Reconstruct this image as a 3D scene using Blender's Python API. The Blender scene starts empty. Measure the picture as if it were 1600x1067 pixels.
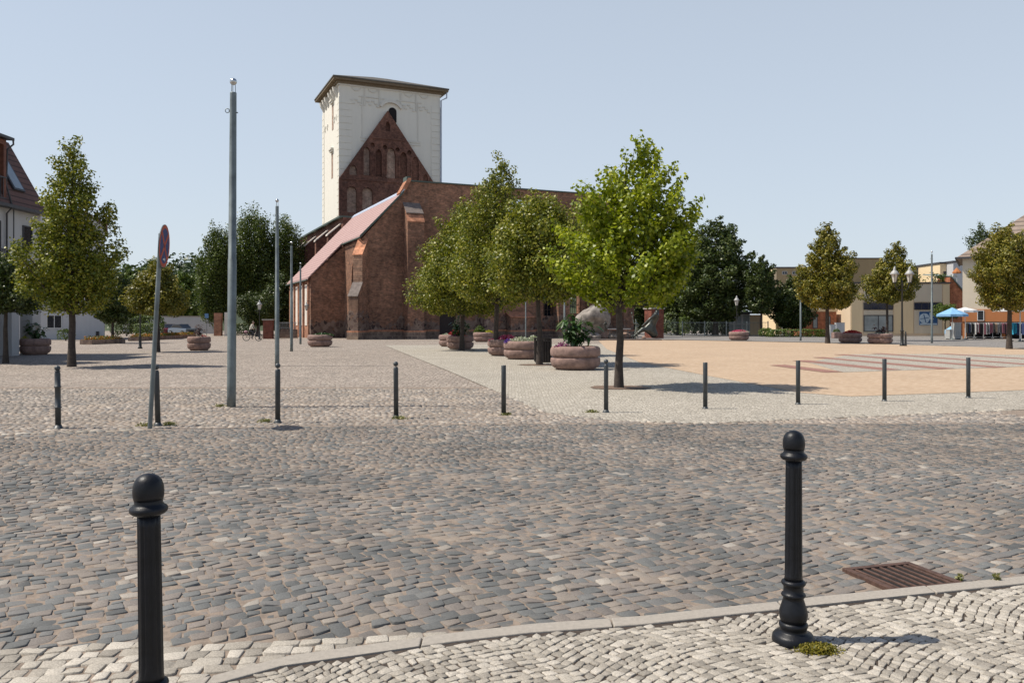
import bpy, bmesh, math, random
import numpy as np
from mathutils import Vector, Matrix
from mathutils.geometry import tessellate_polygon
R = math.radians
SC = bpy.context.scene
COL = SC.collection

# ---------------------------------------------------------------- camera, sky, sun, exposure
CAMH = 1.6; F = 1290.0; HOR = 505.0          # eye height (m), focal length and horizon row in 1600x1067 pixels
cd = bpy.data.cameras.new('camera'); cam = bpy.data.objects.new('camera', cd); COL.objects.link(cam)
cam.location = (0, 0, CAMH); cam.rotation_euler = (R(90), 0, 0)
cd.sensor_width = 36; cd.lens = 36 * F / 1600; cd.shift_x = 0; cd.shift_y = -(533.5 - HOR) / 1600
cd.clip_start = .1; cd.clip_end = 3000
SC.camera = cam
SUN_EL = R(56); SHADOW = Vector((1, .03, 0)).normalized()   # shadows fall to the right, hardly away
w = bpy.data.worlds.new("World"); SC.world = w; w.use_nodes = True
nt = w.node_tree; nt.nodes.clear()
sky = nt.nodes.new('ShaderNodeTexSky'); sky.sky_type = 'NISHITA'; sky.sun_disc = False
sky.sun_elevation = SUN_EL; sky.sun_rotation = math.atan2(-SHADOW.x, -SHADOW.y)
sky.altitude = 50; sky.air_density = 1.0; sky.dust_density = 1.0; sky.ozone_density = 1.5
mixs = nt.nodes.new('ShaderNodeMixRGB'); mixs.blend_type = 'MIX'; 
tcw = nt.nodes.new('ShaderNodeTexCoord'); spw = nt.nodes.new('ShaderNodeSeparateXYZ'); rmp = nt.nodes.new('ShaderNodeValToRGB')
nt.links.new(tcw.outputs['Generated'], spw.inputs[0]); nt.links.new(spw.outputs[2], rmp.inputs[0]); nt.links.new(rmp.outputs[0], mixs.inputs[0])
rmp.color_ramp.elements[0].position = 0; rmp.color_ramp.elements[0].color = (.78, .78, .78, 1)   # the veil thins towards the zenith
rmp.color_ramp.elements[1].position = .48; rmp.color_ramp.elements[1].color = (0, 0, 0, 1)
e1 = rmp.color_ramp.elements.new(.37); e1.color = (.6, .6, .6, 1)
mixs.inputs[2].default_value = (6.1, 6.75, 7.5, 1)            # thin summer haze veiling the blue
bg = nt.nodes.new('ShaderNodeBackground'); bg.inputs[1].default_value = .107
out = nt.nodes.new('ShaderNodeOutputWorld')
nt.links.new(sky.outputs[0], mixs.inputs[1]); nt.links.new(mixs.outputs[0], bg.inputs[0]); nt.links.new(bg.outputs[0], out.inputs[0])
sd = bpy.data.lights.new('sun', 'SUN'); sd.energy = 5.0; sd.angle = R(.5); sd.color = (1, .93, .82)
so = bpy.data.objects.new('sun', sd); COL.objects.link(so)
dv = Vector((SHADOW.x * math.cos(SUN_EL), SHADOW.y * math.cos(SUN_EL), -math.sin(SUN_EL)))
so.rotation_euler = dv.to_track_quat('-Z', 'Y').to_euler(); so.location = (-30, 0, 50)
SC.view_settings.view_transform = 'Standard'; SC.view_settings.look = 'None'
SC.view_settings.exposure = 0.13; SC.view_settings.gamma = 1
SC.render.engine = 'CYCLES'

# ---------------------------------------------------------------- measuring helpers
def G(x, y):                                  # photo pixel of a ground point -> (X, Y) metres
    d = CAMH * F / (y - HOR); return ((x - 800) * d / F, d)
def HZ(y, d): return CAMH + (HOR - y) * d / F  # height of a photo row at distance d
def XA(x, d): return (x - 800) * d / F

# ---------------------------------------------------------------- materials
MATS = {}
def nodes(name):
    m = bpy.data.materials.new(name); m.use_nodes = True
    n = m.node_tree.nodes; l = m.node_tree.links
    return m, n, l, n['Principled BSDF']
def ramp(n, stops, interp='LINEAR'):
    r = n.new('ShaderNodeValToRGB'); r.color_ramp.interpolation = interp
    e = r.color_ramp.elements
    while len(e) < len(stops): e.new(.5)
    for i, (p, c) in enumerate(stops): e[i].position = p; e[i].color = (*c, 1)
    return r
def math_n(n, l, op, a, b=None):
    m = n.new('ShaderNodeMath'); m.operation = op
    for i, v in enumerate((a, b)):
        if v is None: continue
        if isinstance(v, (int, float)): m.inputs[i].default_value = v
        else: l.new(v, m.inputs[i])
    return m.outputs[0]
def mix(n, l, f, a, b, mode='MIX'):
    m = n.new('ShaderNodeMixRGB'); m.blend_type = mode
    for i, v in enumerate((f, a, b)):
        if isinstance(v, (int, float)): m.inputs[i].default_value = v
        elif isinstance(v, tuple): m.inputs[i].default_value = (*v, 1)
        else: l.new(v, m.inputs[i])
    return m.outputs[0]
def noise(n, l, scale, detail=4, rough=.6, vec=None, coord='Object'):
    t = n.new('ShaderNodeTexNoise'); t.inputs['Scale'].default_value = scale; t.inputs['Detail'].default_value = detail
    t.inputs['Roughness'].default_value = rough
    if vec is None:
        tc = n.new('ShaderNodeTexCoord'); vec = tc.outputs[coord]
    l.new(vec, t.inputs['Vector']); return t.outputs['Fac']
def bump(n, l, b, h, strength=.3, dist=.01):
    u = n.new('ShaderNodeBump'); u.inputs['Strength'].default_value = strength; u.inputs['Distance'].default_value = dist
    l.new(h, u.inputs['Height']); l.new(u.outputs[0], b.inputs['Normal'])
def plain(name, c, rough=.6, metal=0, var=.15, scale=6, bmp=0, spec=.5):
    if name in MATS: return MATS[name]
    m, n, l, b = nodes(name)
    f = noise(n, l, scale, 5)
    r = ramp(n, [(.3, tuple(max(0, x * (1 - var)) for x in c)), (.7, tuple(min(1, x * (1 + var)) for x in c))])
    l.new(f, r.inputs[0]); l.new(r.outputs[0], b.inputs['Base Color'])
    b.inputs['Roughness'].default_value = rough; b.inputs['Metallic'].default_value = metal
    b.inputs['Specular IOR Level'].default_value = spec
    if bmp: bump(n, l, b, noise(n, l, scale * 6, 4), bmp, .01)
    MATS[name] = m; return m
def stone_mat(name, stops, grain=(.75, 1.25), rough=.85, sand=None, sandc=(.36, .27, .2), grime=.25, gs=1.0):
    """every sett its own colour (random per island) with granite grain and broad worn patches"""
    m, n, l, b = nodes(name)
    g = n.new('ShaderNodeNewGeometry'); rp = ramp(n, stops, 'LINEAR'); l.new(g.outputs['Random Per Island'], rp.inputs[0])
    gr = ramp(n, [(.3, (grain[0],) * 3), (.7, (grain[1],) * 3)]); l.new(noise(n, l, 130 * gs, 3, .7), gr.inputs[0])
    c = mix(n, l, 1.0, rp.outputs[0], gr.outputs[0], 'MULTIPLY')
    pr = ramp(n, [(.35, (1 - grime,) * 3), (.65, (1 + grime * .6,) * 3)]); l.new(noise(n, l, .55, 5, .6), pr.inputs[0])
    c = mix(n, l, 1.0, c, pr.outputs[0], 'MULTIPLY')
    if sand:
        sr = ramp(n, [(sand, (0, 0, 0)), (sand + .12, (1, 1, 1))]); l.new(noise(n, l, 1.1, 8, .72), sr.inputs[0])
        c = mix(n, l, math_n(n, l, 'MULTIPLY', sr.outputs[0], .75), c, sandc)
    l.new(c, b.inputs['Base Color']); b.inputs['Roughness'].default_value = rough; b.inputs['Specular IOR Level'].default_value = .3
    bump(n, l, b, noise(n, l, 60 * gs, 5, .7), .5, .004)
    return m
def paving_mat(name, stops, joint, cell, rand=.8, bstr=.6, rough=.9, patch=.15, angle=0, sx=1, jw=.06, finescale=None):
    """far paving: voronoi setts with joints"""
    m, n, l, b = nodes(name)
    tc = n.new('ShaderNodeTexCoord'); mp = n.new('ShaderNodeMapping'); l.new(tc.outputs['Object'], mp.inputs['Vector'])
    mp.inputs['Rotation'].default_value = (0, 0, angle); mp.inputs['Scale'].default_value = (1 / cell * sx, 1 / cell, 1 / cell)
    v = n.new('ShaderNodeTexVoronoi'); v.voronoi_dimensions = '2D'; v.inputs['Scale'].default_value = 1; v.inputs['Randomness'].default_value = rand
    l.new(mp.outputs[0], v.inputs['Vector'])
    e = n.new('ShaderNodeTexVoronoi'); e.voronoi_dimensions = '2D'; e.feature = 'DISTANCE_TO_EDGE'; e.inputs['Scale'].default_value = 1; e.inputs['Randomness'].default_value = rand
    l.new(mp.outputs[0], e.inputs['Vector'])
    sep = n.new('ShaderNodeSeparateColor'); l.new(v.outputs['Color'], sep.inputs[0])
    rp = ramp(n, stops); l.new(sep.outputs[0], rp.inputs[0])
    pr = ramp(n, [(.3, (1 - patch,) * 3), (.7, (1 + patch,) * 3)]); l.new(noise(n, l, .35, 6, .65), pr.inputs[0])
    c = mix(n, l, 1.0, rp.outputs[0], pr.outputs[0], 'MULTIPLY')
    er = ramp(n, [(0, (1, 1, 1)), (jw, (1, 1, 1)), (jw + .1, (0, 0, 0))]); l.new(e.outputs['Distance'], er.inputs[0])
    c = mix(n, l, er.outputs[0], c, joint)
    l.new(c, b.inputs['Base Color']); b.inputs['Roughness'].default_value = rough; b.inputs['Specular IOR Level'].default_value = .2
    hr = ramp(n, [(0, (0, 0, 0)), (.3, (1, 1, 1))]); l.new(e.outputs['Distance'], hr.inputs[0])
    h = mix(n, l, .35, hr.outputs[0], v.outputs['Color'])
    bump(n, l, b, h, bstr, .02)
    return m
def brick_mat(name, c1, c2, mortar, dirt=(.1, .07, .055), dirtamt=.6, white=0, bw=.27, bh=.095, rough=.92, stone=False, mort=.012):
    m, n, l, b = nodes(name)
    tc = n.new('ShaderNodeTexCoord'); sp = n.new('ShaderNodeSeparateXYZ'); l.new(tc.outputs['Object'], sp.inputs[0])
    a = math_n(n, l, 'ADD', sp.outputs[0], sp.outputs[1])
    cb = n.new('ShaderNodeCombineXYZ'); l.new(a, cb.inputs[0]); l.new(sp.outputs[2], cb.inputs[1])
    br = n.new('ShaderNodeTexBrick'); l.new(cb.outputs[0], br.inputs['Vector'])
    br.inputs['Color1'].default_value = (*c1, 1); br.inputs['Color2'].default_value = (*c2, 1); br.inputs['Mortar'].default_value = (*mortar, 1)
    br.inputs['Scale'].default_value = 1; br.inputs['Brick Width'].default_value = bw; br.inputs['Row Height'].default_value = bh
    br.inputs['Mortar Size'].default_value = mort; br.inputs['Bias'].default_value = -.1
    r = ramp(n, [(.38, (0, 0, 0)), (.72, (1, 1, 1))]); l.new(noise(n, l, .5, 8, .7), r.inputs[0])
    c = mix(n, l, math_n(n, l, 'MULTIPLY', r.outputs[0], dirtamt), br.outputs[0], dirt)
    r2 = ramp(n, [(.3, (.5, .5, .5)), (.72, (1.7, 1.6, 1.5))]); l.new(noise(n, l, 2.2, 6, .75), r2.inputs[0])
    c = mix(n, l, 1, c, r2.outputs[0], 'MULTIPLY')
    if stone:                                  # fieldstone footing merging up into the brick
        v = n.new('ShaderNodeTexVoronoi'); v.inputs['Scale'].default_value = 2.6; l.new(tc.outputs['Object'], v.inputs['Vector'])
        e = n.new('ShaderNodeTexVoronoi'); e.feature = 'DISTANCE_TO_EDGE'; e.inputs['Scale'].default_value = 2.6; l.new(tc.outputs['Object'], e.inputs['Vector'])
        s2 = n.new('ShaderNodeSeparateColor'); l.new(v.outputs['Color'], s2.inputs[0])
        vr = ramp(n, [(0, (.045, .035, .035)), (.35, (.12, .08, .07)), (.7, (.17, .125, .105)), (1, (.26, .2, .17))]); l.new(s2.outputs[0], vr.inputs[0])
        er = ramp(n, [(.03, (1, 1, 1)), (.1, (0, 0, 0))]); l.new(e.outputs['Distance'], er.inputs[0])
        sc = mix(n, l, er.outputs[0], vr.outputs[0], (.2, .15, .12))
        hz = math_n(n, l, 'ADD', sp.outputs[2], math_n(n, l, 'MULTIPLY', noise(n, l, .4, 6, .7), -9))
        hr = ramp(n, [(.0, (1, 1, 1)), (.06, (0, 0, 0))]); l.new(math_n(n, l, 'ADD', hz, 2.6), hr.inputs[0])
        c = mix(n, l, hr.outputs[0], c, sc)
    r4 = ramp(n, [(.35, (.7, .69, .7)), (.68, (1.32, 1.29, 1.24))]); l.new(noise(n, l, .17, 5, .6), r4.inputs[0]); c = mix(n, l, 1, c, r4.outputs[0], 'MULTIPLY')
    if white:
        r3 = ramp(n, [(.62, (0, 0, 0)), (.7, (1, 1, 1))]); l.new(noise(n, l, .9, 7, .75), r3.inputs[0])
        c = mix(n, l, math_n(n, l, 'MULTIPLY', r3.outputs[0], white), c, (.45, .36, .3))
    l.new(c, b.inputs['Base Color']); b.inputs['Roughness'].default_value = rough; b.inputs['Specular IOR Level'].default_value = .15
    bump(n, l, b, br.outputs['Fac'], -.4, .02)
    return m
def leaf_mat(name, stops, trans=.3, rough=.45):
    m, n, l, b = nodes(name)
    g = n.new('ShaderNodeNewGeometry'); rp = ramp(n, stops); l.new(g.outputs['Random Per Island'], rp.inputs[0])
    pr = ramp(n, [(.3, (.7, .75, .75)), (.7, (1.3, 1.22, 1.1))]); l.new(noise(n, l, 1.1, 4, .6), pr.inputs[0])
    c = mix(n, l, 1, rp.outputs[0], pr.outputs[0], 'MULTIPLY')
    l.new(c, b.inputs['Base Color']); b.inputs['Roughness'].default_value = rough; b.inputs['Specular IOR Level'].default_value = .35
    t = n.new('ShaderNodeBsdfTranslucent'); l.new(mix(n, l, 1, c, (1.5, 1.7, .6), 'MULTIPLY'), t.inputs[0])
    ms = n.new('ShaderNodeMixShader'); ms.inputs[0].default_value = trans * .6
    l.new(b.outputs[0], ms.inputs[1]); l.new(t.outputs[0], ms.inputs[2]); l.new(ms.outputs[0], n['Material Output'].inputs[0])
    return m
def tile_mat(name, c1, c2, row=.33, axis='z', along=.25, dark=.45):
    m, n, l, b = nodes(name)
    tc = n.new('ShaderNodeTexCoord'); sp = n.new('ShaderNodeSeparateXYZ'); l.new(tc.outputs['Object'], sp.inputs[0])
    fz = math_n(n, l, 'FRACT', math_n(n, l, 'DIVIDE', sp.outputs[2], row))
    a = math_n(n, l, 'ADD', sp.outputs[0], sp.outputs[1])
    fa = math_n(n, l, 'FRACT', math_n(n, l, 'DIVIDE', a, along))
    r = ramp(n, [(0, (dark,) * 3), (.18, (dark,) * 3), (.3, (1, 1, 1)), (1, (1.08,) * 3)]); l.new(fz, r.inputs[0])
    r2 = ramp(n, [(0, (.8,) * 3), (.12, (1, 1, 1)), (1, (1, 1, 1))]); l.new(fa, r2.inputs[0])
    r3 = ramp(n, [(.3, c1), (.7, c2)]); l.new(noise(n, l, 1.6, 8, .8), r3.inputs[0])
    c = mix(n, l, 1, r3.outputs[0], r.outputs[0], 'MULTIPLY'); c = mix(n, l, 1, c, r2.outputs[0], 'MULTIPLY')
    l.new(c, b.inputs['Base Color']); b.inputs['Roughness'].default_value = .8
    bump(n, l, b, fz, .6, .03)
    return m
def render_mat(name, c, streak=.12, rough=.9):
    m, n, l, b = nodes(name)
    tc = n.new('ShaderNodeTexCoord'); mp = n.new('ShaderNodeMapping'); mp.inputs['Scale'].default_value = (1, 1, .12); l.new(tc.outputs['Object'], mp.inputs[0])
    f = noise(n, l, 1.3, 7, .7, mp.outputs[0])
    r = ramp(n, [(.3, tuple(x * (1 - streak) for x in c)), (.65, c)]); l.new(f, r.inputs[0])
    l.new(r.outputs[0], b.inputs['Base Color']); b.inputs['Roughness'].default_value = rough; b.inputs['Specular IOR Level'].default_value = .2
    bump(n, l, b, noise(n, l, 30, 4), .15, .01)
    return m

# ---------------------------------------------------------------- object helpers
def tag(o, label=None, cat=None, group=None, kind=None):
    if label: o['label'] = label
    if cat: o['category'] = cat
    if group: o['group'] = group
    if kind: o['kind'] = kind
    return o
def empty(name, loc, rz=0, label=None, cat=None, group=None):
    o = bpy.data.objects.new(name, None); COL.objects.link(o); o.location = loc; o.rotation_euler = (0, 0, rz)
    o.empty_display_size = .3
    return tag(o, label, cat, group)
def np_obj(name, V, Fq, mat, parent=None, smooth=False):
    """V (n,3), Fq (m,k) equal-sided faces"""
    me = bpy.data.meshes.new(name); V = np.asarray(V, np.float32); Fq = np.asarray(Fq, np.int32); k = Fq.shape[1]
    me.vertices.add(len(V)); me.vertices.foreach_set('co', V.ravel())
    me.loops.add(Fq.size); me.loops.foreach_set('vertex_index', Fq.ravel())
    me.polygons.add(len(Fq)); me.polygons.foreach_set('loop_start', np.arange(len(Fq), dtype=np.int32) * k)
    me.polygons.foreach_set('loop_total', np.full(len(Fq), k, np.int32))
    if smooth: me.polygons.foreach_set('use_smooth', np.ones(len(Fq), bool))
    me.update(); me.validate()
    o = bpy.data.objects.new(name, me); COL.objects.link(o); me.materials.append(mat)
    if parent: o.parent = parent
    return o
class MB:
    def __init__(s): s.v = []; s.f = []; s.m = []; s.sm = []
    def add(s, vs, fs, mi=0, sm=False):
        o = len(s.v); s.v += [tuple(p) for p in vs]; s.f += [tuple(i + o for i in q) for q in fs]; s.m += [mi] * len(fs); s.sm += [sm] * len(fs); return s
    def box(s, x0, x1, y0, y1, z0, z1, mi=0):
        return s.add([(x0, y0, z0), (x1, y0, z0), (x1, y1, z0), (x0, y1, z0), (x0, y0, z1), (x1, y0, z1), (x1, y1, z1), (x0, y1, z1)],
                     [(3, 2, 1, 0), (4, 5, 6, 7), (0, 1, 5, 4), (1, 2, 6, 5), (2, 3, 7, 6), (3, 0, 4, 7)], mi)
    def prism(s, pts, vec, mi=0, holes=()):
        """closed solid: 3-D polygon pts (with holes) pushed along vec"""
        loops = [list(map(Vector, pts))] + [list(map(Vector, h)) for h in holes]
        flat = [p for lp in loops for p in lp]; n = len(flat); vec = Vector(vec)
        tris = tessellate_polygon(loops)
        nrm = Vector((0, 0, 0))
        P = loops[0]
        for i in range(len(P)):
            a, b = P[i], P[(i + 1) % len(P)]; nrm += a.cross(b)
        fs = []
        for t in tris:
            a, b, c = (flat[i] for i in t)
            if (b - a).cross(c - a).dot(vec) > 0: t = t[::-1]
            fs.append(tuple(t)); fs.append(tuple(i + n for i in reversed(t)))
        k = 0
        for li, lp in enumerate(loops):
            q = Vector((0, 0, 0))
            for i in range(len(lp)): q += lp[i].cross(lp[(i + 1) % len(lp)])
            ccw = q.dot(vec) > 0
            if li: ccw = not ccw
            for i in range(len(lp)):
                a, b = k + i, k + (i + 1) % len(lp)
                fs.append((a, b, b + n, a + n) if ccw else (b, a, a + n, b + n))
            k += len(lp)
        return s.add(flat + [p + vec for p in flat], fs, mi)
    def tube(s, pts, rad, seg=8, mi=0, cap=True, sm=True):
        pts = [Vector(p) for p in pts]; rad = rad if isinstance(rad, (list, tuple)) else [rad] * len(pts)
        vs = []; fs = []; up = None
        for i, p in enumerate(pts):
            d = (pts[min(i + 1, len(pts) - 1)] - pts[max(i - 1, 0)]).normalized()
            if up is None: up = Vector((0, 1, 0)) if abs(d.z) > .9 else Vector((0, 0, 1))
            a = d.cross(up).normalized(); b = a.cross(d).normalized(); up = b
            for k in range(seg):
                t = 2 * math.pi * k / seg; vs.append(p + (a * math.cos(t) + b * math.sin(t)) * rad[i])
        for i in range(len(pts) - 1):
            for k in range(seg):
                k2 = (k + 1) % seg; fs.append((i * seg + k, i * seg + k2, (i + 1) * seg + k2, (i + 1) * seg + k))
        s.add(vs, fs, mi, sm)
        if cap:
            s.add([vs[k] for k in range(seg)], [tuple(reversed(range(seg)))], mi); s.add(vs[-seg:], [tuple(range(seg))], mi)
        return s
    def lathe(s, prof, seg=24, c=(0, 0, 0), mi=0, fn=None, sm=True):
        vs = []; fs = []
        for (r, z) in prof:
            for k in range(seg):
                t = 2 * math.pi * k / seg; rr = fn(r, z, t) if fn else r
                vs.append((c[0] + rr * math.cos(t), c[1] + rr * math.sin(t), c[2] + z))
        for i in range(len(prof) - 1):
            for k in range(seg):
                k2 = (k + 1) % seg; fs.append((i * seg + k, i * seg + k2, (i + 1) * seg + k2, (i + 1) * seg + k))
        fs.append(tuple(reversed(range(seg)))); n = len(prof) - 1; fs.append(tuple(n * seg + k for k in range(seg)))
        return s.add(vs, fs, mi, sm)
    def ball(s, c, r, mi=0, seg=14, ring=9, sc=(1, 1, 1)):
        vs = [(c[0], c[1], c[2] - r * sc[2])]; fs = []
        for i in range(1, ring):
            p = -math.pi / 2 + math.pi * i / ring
            for k in range(seg):
                t = 2 * math.pi * k / seg; vs.append((c[0] + r * sc[0] * math.cos(p) * math.cos(t), c[1] + r * sc[1] * math.cos(p) * math.sin(t), c[2] + r * sc[2] * math.sin(p)))
        vs.append((c[0], c[1], c[2] + r * sc[2])); T = len(vs) - 1
        for k in range(seg):
            k2 = (k + 1) % seg; fs.append((0, 1 + k2, 1 + k)); fs.append((T, 1 + (ring - 2) * seg + k, 1 + (ring - 2) * seg + k2))
            for i in range(ring - 2): fs.append((1 + i * seg + k, 1 + i * seg + k2, 1 + (i + 1) * seg + k2, 1 + (i + 1) * seg + k))
        return s.add(vs, fs, mi, True)
    def build(s, name, mats, parent=None, bevel=0):
        me = bpy.data.meshes.new(name); me.from_pydata(s.v, [], s.f)
        for m in (mats if isinstance(mats, (list, tuple)) else [mats]): me.materials.append(m)
        me.polygons.foreach_set('material_index', s.m); me.polygons.foreach_set('use_smooth', s.sm); me.update()
        o = bpy.data.objects.new(name, me); COL.objects.link(o)
        if parent: o.parent = parent
        if bevel:
            b = o.modifiers.new('bevel', 'BEVEL'); b.width = bevel; b.segments = 2; b.limit_method = 'ANGLE'; b.angle_limit = R(40)
        return o
def copy_thing(root, loc=None, rz=None, label=None, group=None):
    r = root.copy(); COL.objects.link(r)
    if loc is not None: r.location = loc
    if rz is not None: r.rotation_euler = (0, 0, rz)
    if label: r['label'] = label
    if group: r['group'] = group
    for ch in list(root.children):
        c = ch.copy(); COL.objects.link(c); c.parent = r
        for g in list(ch.children):
            d = g.copy(); COL.objects.link(d); d.parent = c
    return r
def sheet(name, pts, z, mat, kind='structure', parent=None):
    m = MB(); m.add([(x, y, z) for x, y in pts], [tuple(range(len(pts)))]); o = m.build(name, mat, parent)
    bm = bmesh.new(); bm.from_mesh(o.data)
    bmesh.ops.triangulate(bm, faces=bm.faces); bmesh.ops.recalc_face_normals(bm, faces=bm.faces)
    for f in bm.faces:
        if f.normal.z < 0: f.normal_flip()
    bm.to_mesh(o.data); bm.free()
    if kind: o['kind'] = kind
    return o
# ---------------------------------------------------------------- ground, road, pavements
KX = np.array([-3.6, -2.6, -1.8, -1.30, -1.05, -.29, .1, .681, 1.23, 3.15, 6, 10]); KY = np.array([1.7, 2.6, 3.3, 3.67, 3.87, 4.16, 4.28, 4.39, 4.55, 5.08, 5.95, 7.1])
TX = np.array([-8, -2.44, -1.47, -.77, -.29, -.1]); TY = np.array([3.3, 3.93, 4.05, 4.13, 4.16, 4.2])
PX = np.array([-9.1, -2.13, -.29, .57, 1.65, 3.02, 5.33, 9.9, 16, 30]); PY = np.array([59, 27.5, 18.8, 14.7, 13.4, 13.05, 13.76, 15.3, 17.3, 21.9])
LX = np.array([-20, -7.3, -5.3, -2, 0, 1.0, 40]); LY = np.array([9.5, 11.75, 12.3, 12.8, 13.0, 13.0, 13.0])
def setts(name, test, x0, x1, y0, y1, ang, w, d, wv, gap, z, mat, seed, detail=True, arc=None, jit=.12, dome=.006, tilt=.006, kind='structure', parent=None, warp=.05):
    rng = np.random.default_rng(seed); ca, sa = math.cos(ang), math.sin(ang)
    cs = np.array([(x0, y0), (x1, y0), (x1, y1), (x0, y1)]); us = cs @ np.array([ca, sa]); vs_ = cs @ np.array([-sa, ca])
    C = []; Wd = []; Dd = []; v = vs_.min()
    while v < vs_.max():
        dd = d * rng.uniform(.88, 1.12); n = int((us.max() - us.min()) / w * 1.25) + 2
        ws = w * rng.uniform(1 - wv, 1 + wv, n); u = us.min() + rng.uniform(0, w) + np.cumsum(ws) - ws / 2
        C.append(np.stack([u, np.full(n, v + dd / 2)], 1)); Wd.append(ws); Dd.append(np.full(n, dd)); v += dd
    C = np.concatenate(C); Wd = np.concatenate(Wd); Dd = np.concatenate(Dd)
    def place(P):
        u, v = P[..., 0], P[..., 1]
        if arc: v = v + arc[0] * np.abs(np.cos(math.pi * u / arc[1]))
        u = u + warp * np.sin(v * 1.1 + 1) + warp * .6 * np.sin(v * 2.7 + u * .4); v = v + warp * np.sin(u * .9) + warp * .7 * np.sin(u * 2.1 + 2 + v * .3)
        return np.stack([u * ca - v * sa, u * sa + v * ca], -1)
    W = place(C); k = test(W[:, 0], W[:, 1]); C, Wd, Dd = C[k], Wd[k], Dd[k]; N = len(C)
    hw = (Wd - gap) / 2; hd = (Dd - gap) / 2
    if detail:
        c_ = .84
        base = np.array([(-1, -c_), (-c_, -1), (c_, -1), (1, -c_), (1, c_), (c_, 1), (-c_, 1), (-1, c_)])
        cj = rng.normal(0, jit * .5, (N, 4, 2)).repeat(2, axis=1)
        cj = np.roll(cj, 0, axis=1)
        ring = base[None] * np.stack([hw, hd], 1)[:, None, :] + cj * np.minimum(hw, hd)[:, None, None] * 2 + rng.normal(0, .03, (N, 8, 2)) * hw[:, None, None]
        inner = ring * .92
        P0 = place(C[:, None, :] + ring); P1 = place(C[:, None, :] + inner); P2 = place(C)[:, None, :]
        tz = rng.normal(0, tilt, (N, 1)) ; tx = rng.normal(0, tilt, (N, 2))
        rel = inner / np.maximum(hw, hd)[:, None, None]
        z0 = np.full((N, 8), z - .03); z1 = z + tz + (rel * tx[:, None, :]).sum(-1); ze = z1 - dome * .7
        zc = z + tz + dome * .5
        V = np.concatenate([np.dstack([P0, z0[..., None]]), np.dstack([P0, ze[..., None]]), np.dstack([P1, z1[..., None]]), np.dstack([P2, zc[..., None]])], 1)  # 25 verts
        b0 = np.arange(8); b1 = np.roll(b0, -1)
        q = np.concatenate([np.stack([b0, b1, b1 + 8, b0 + 8], 1), np.stack([b0 + 8, b1 + 8, b1 + 16, b0 + 16], 1)])
        fan = np.stack([b0[::2] + 16, (b0[::2] + 1) % 8 + 16, (b0[::2] + 2) % 8 + 16, np.full(4, 24)], 1)
        q = np.concatenate([q, fan]); nv = 25
    else:
        base = np.array([(-1, -1), (1, -1), (1, 1), (-1, 1)])
        ring = base[None] * np.stack([hw, hd], 1)[:, None, :] + rng.normal(0, jit, (N, 4, 2)) * np.minimum(hw, hd)[:, None, None]
        P0 = place(C[:, None, :] + ring); P1 = place(C[:, None, :] + ring * .82); tz = rng.normal(0, tilt, (N, 1))
        tx = rng.normal(0, tilt, (N, 1, 2)); zz = z + tz + (base[None] * tx).sum(-1)
        V = np.concatenate([np.dstack([P0, np.full((N, 4, 1), z - .025)]), np.dstack([P1, zz[..., None]])], 1)
        b0 = np.arange(4); b1 = np.roll(b0, -1); q = np.concatenate([np.stack([b0, b1, b1 + 4, b0 + 4], 1), [[4, 5, 6, 7]]]); nv = 8
    Fq = (q[None] + (np.arange(N) * nv)[:, None, None]).reshape(-1, 4)
    o = np_obj(name, V.reshape(-1, 3), Fq, mat, parent); o['kind'] = kind
    print(name, N); return o
grey = (.112, .113, .109); blue = (.143, .145, .14); pink = (.207, .178, .155); rose = (.172, .152, .136); tan_ = (.24, .206, .172); pale = (.33, .3, .26); dk = (.084, .085, .083)
M_ROAD = stone_mat('road_setts', [(0, dk), (.04, grey), (.3, blue), (.46, (.157, .152, .145)), (.54, rose), (.78, pink), (.95, tan_), (1, pale)], sand=.55, sandc=(.27, .215, .165), grime=.25)
M_LEFT = stone_mat('square_setts', [(0, (.18, .17, .16)), (.25, (.225, .205, .185)), (.5, (.28, .245, .21)), (.8, (.34, .29, .245)), (1, (.43, .38, .32))], sand=.52, sandc=(.37, .3, .235), grime=.16)
M_PALE = stone_mat('pale_granite_setts', [(0, (.25, .225, .19)), (.3, (.34, .305, .255)), (.7, (.42, .38, .32)), (1, (.49, .445, .38))], grain=(.6, 1.3), grime=.1)
M_SAND = plain('joint_sand', (.23, .18, .14), .95, var=.3, scale=14, bmp=.6)
M_JOINT = plain('pavement_joint_earth', (.055, .04, .03), .95, var=.4, scale=20, bmp=.6)
M_KERB = plain('kerb_granite', (.34, .305, .26), .85, var=.12, scale=40, bmp=.4)
SQ = [(0, (.23, .21, .185)), (.4, (.32, .275, .235)), (.75, (.39, .335, .285)), (1, (.47, .41, .35))]
M_GROUND = paving_mat('far_setts', SQ, (.17, .135, .11), .13, patch=.14)
M_PLAZA = paving_mat('pale_plaza_setts', [(0, (.31, .285, .24)), (.5, (.42, .385, .325)), (1, (.52, .48, .41))], (.25, .22, .18), .075, patch=.1)
M_TAN = paving_mat('tan_paving', [(0, (.385, .285, .2)), (.6, (.44, .333, .238)), (1, (.49, .385, .285))], (.42, .29, .18), .11, rand=.15, bstr=.15, patch=.09, jw=.02)
M_RED = paving_mat('dark_red_paving', [(0, (.27, .14, .115)), (1, (.36, .19, .155))], (.2, .12, .09), .1, rand=.2, bstr=.2, patch=.12)
M_GREYP = paving_mat('grey_paving', [(0, (.2, .19, .18)), (1, (.3, .28, .26))], (.16, .15, .14), .18, patch=.18)

g = sheet('ground', [(-700, -40), (700, -40), (700, 900), (-700, 900)], 0, M_GROUND)
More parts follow.
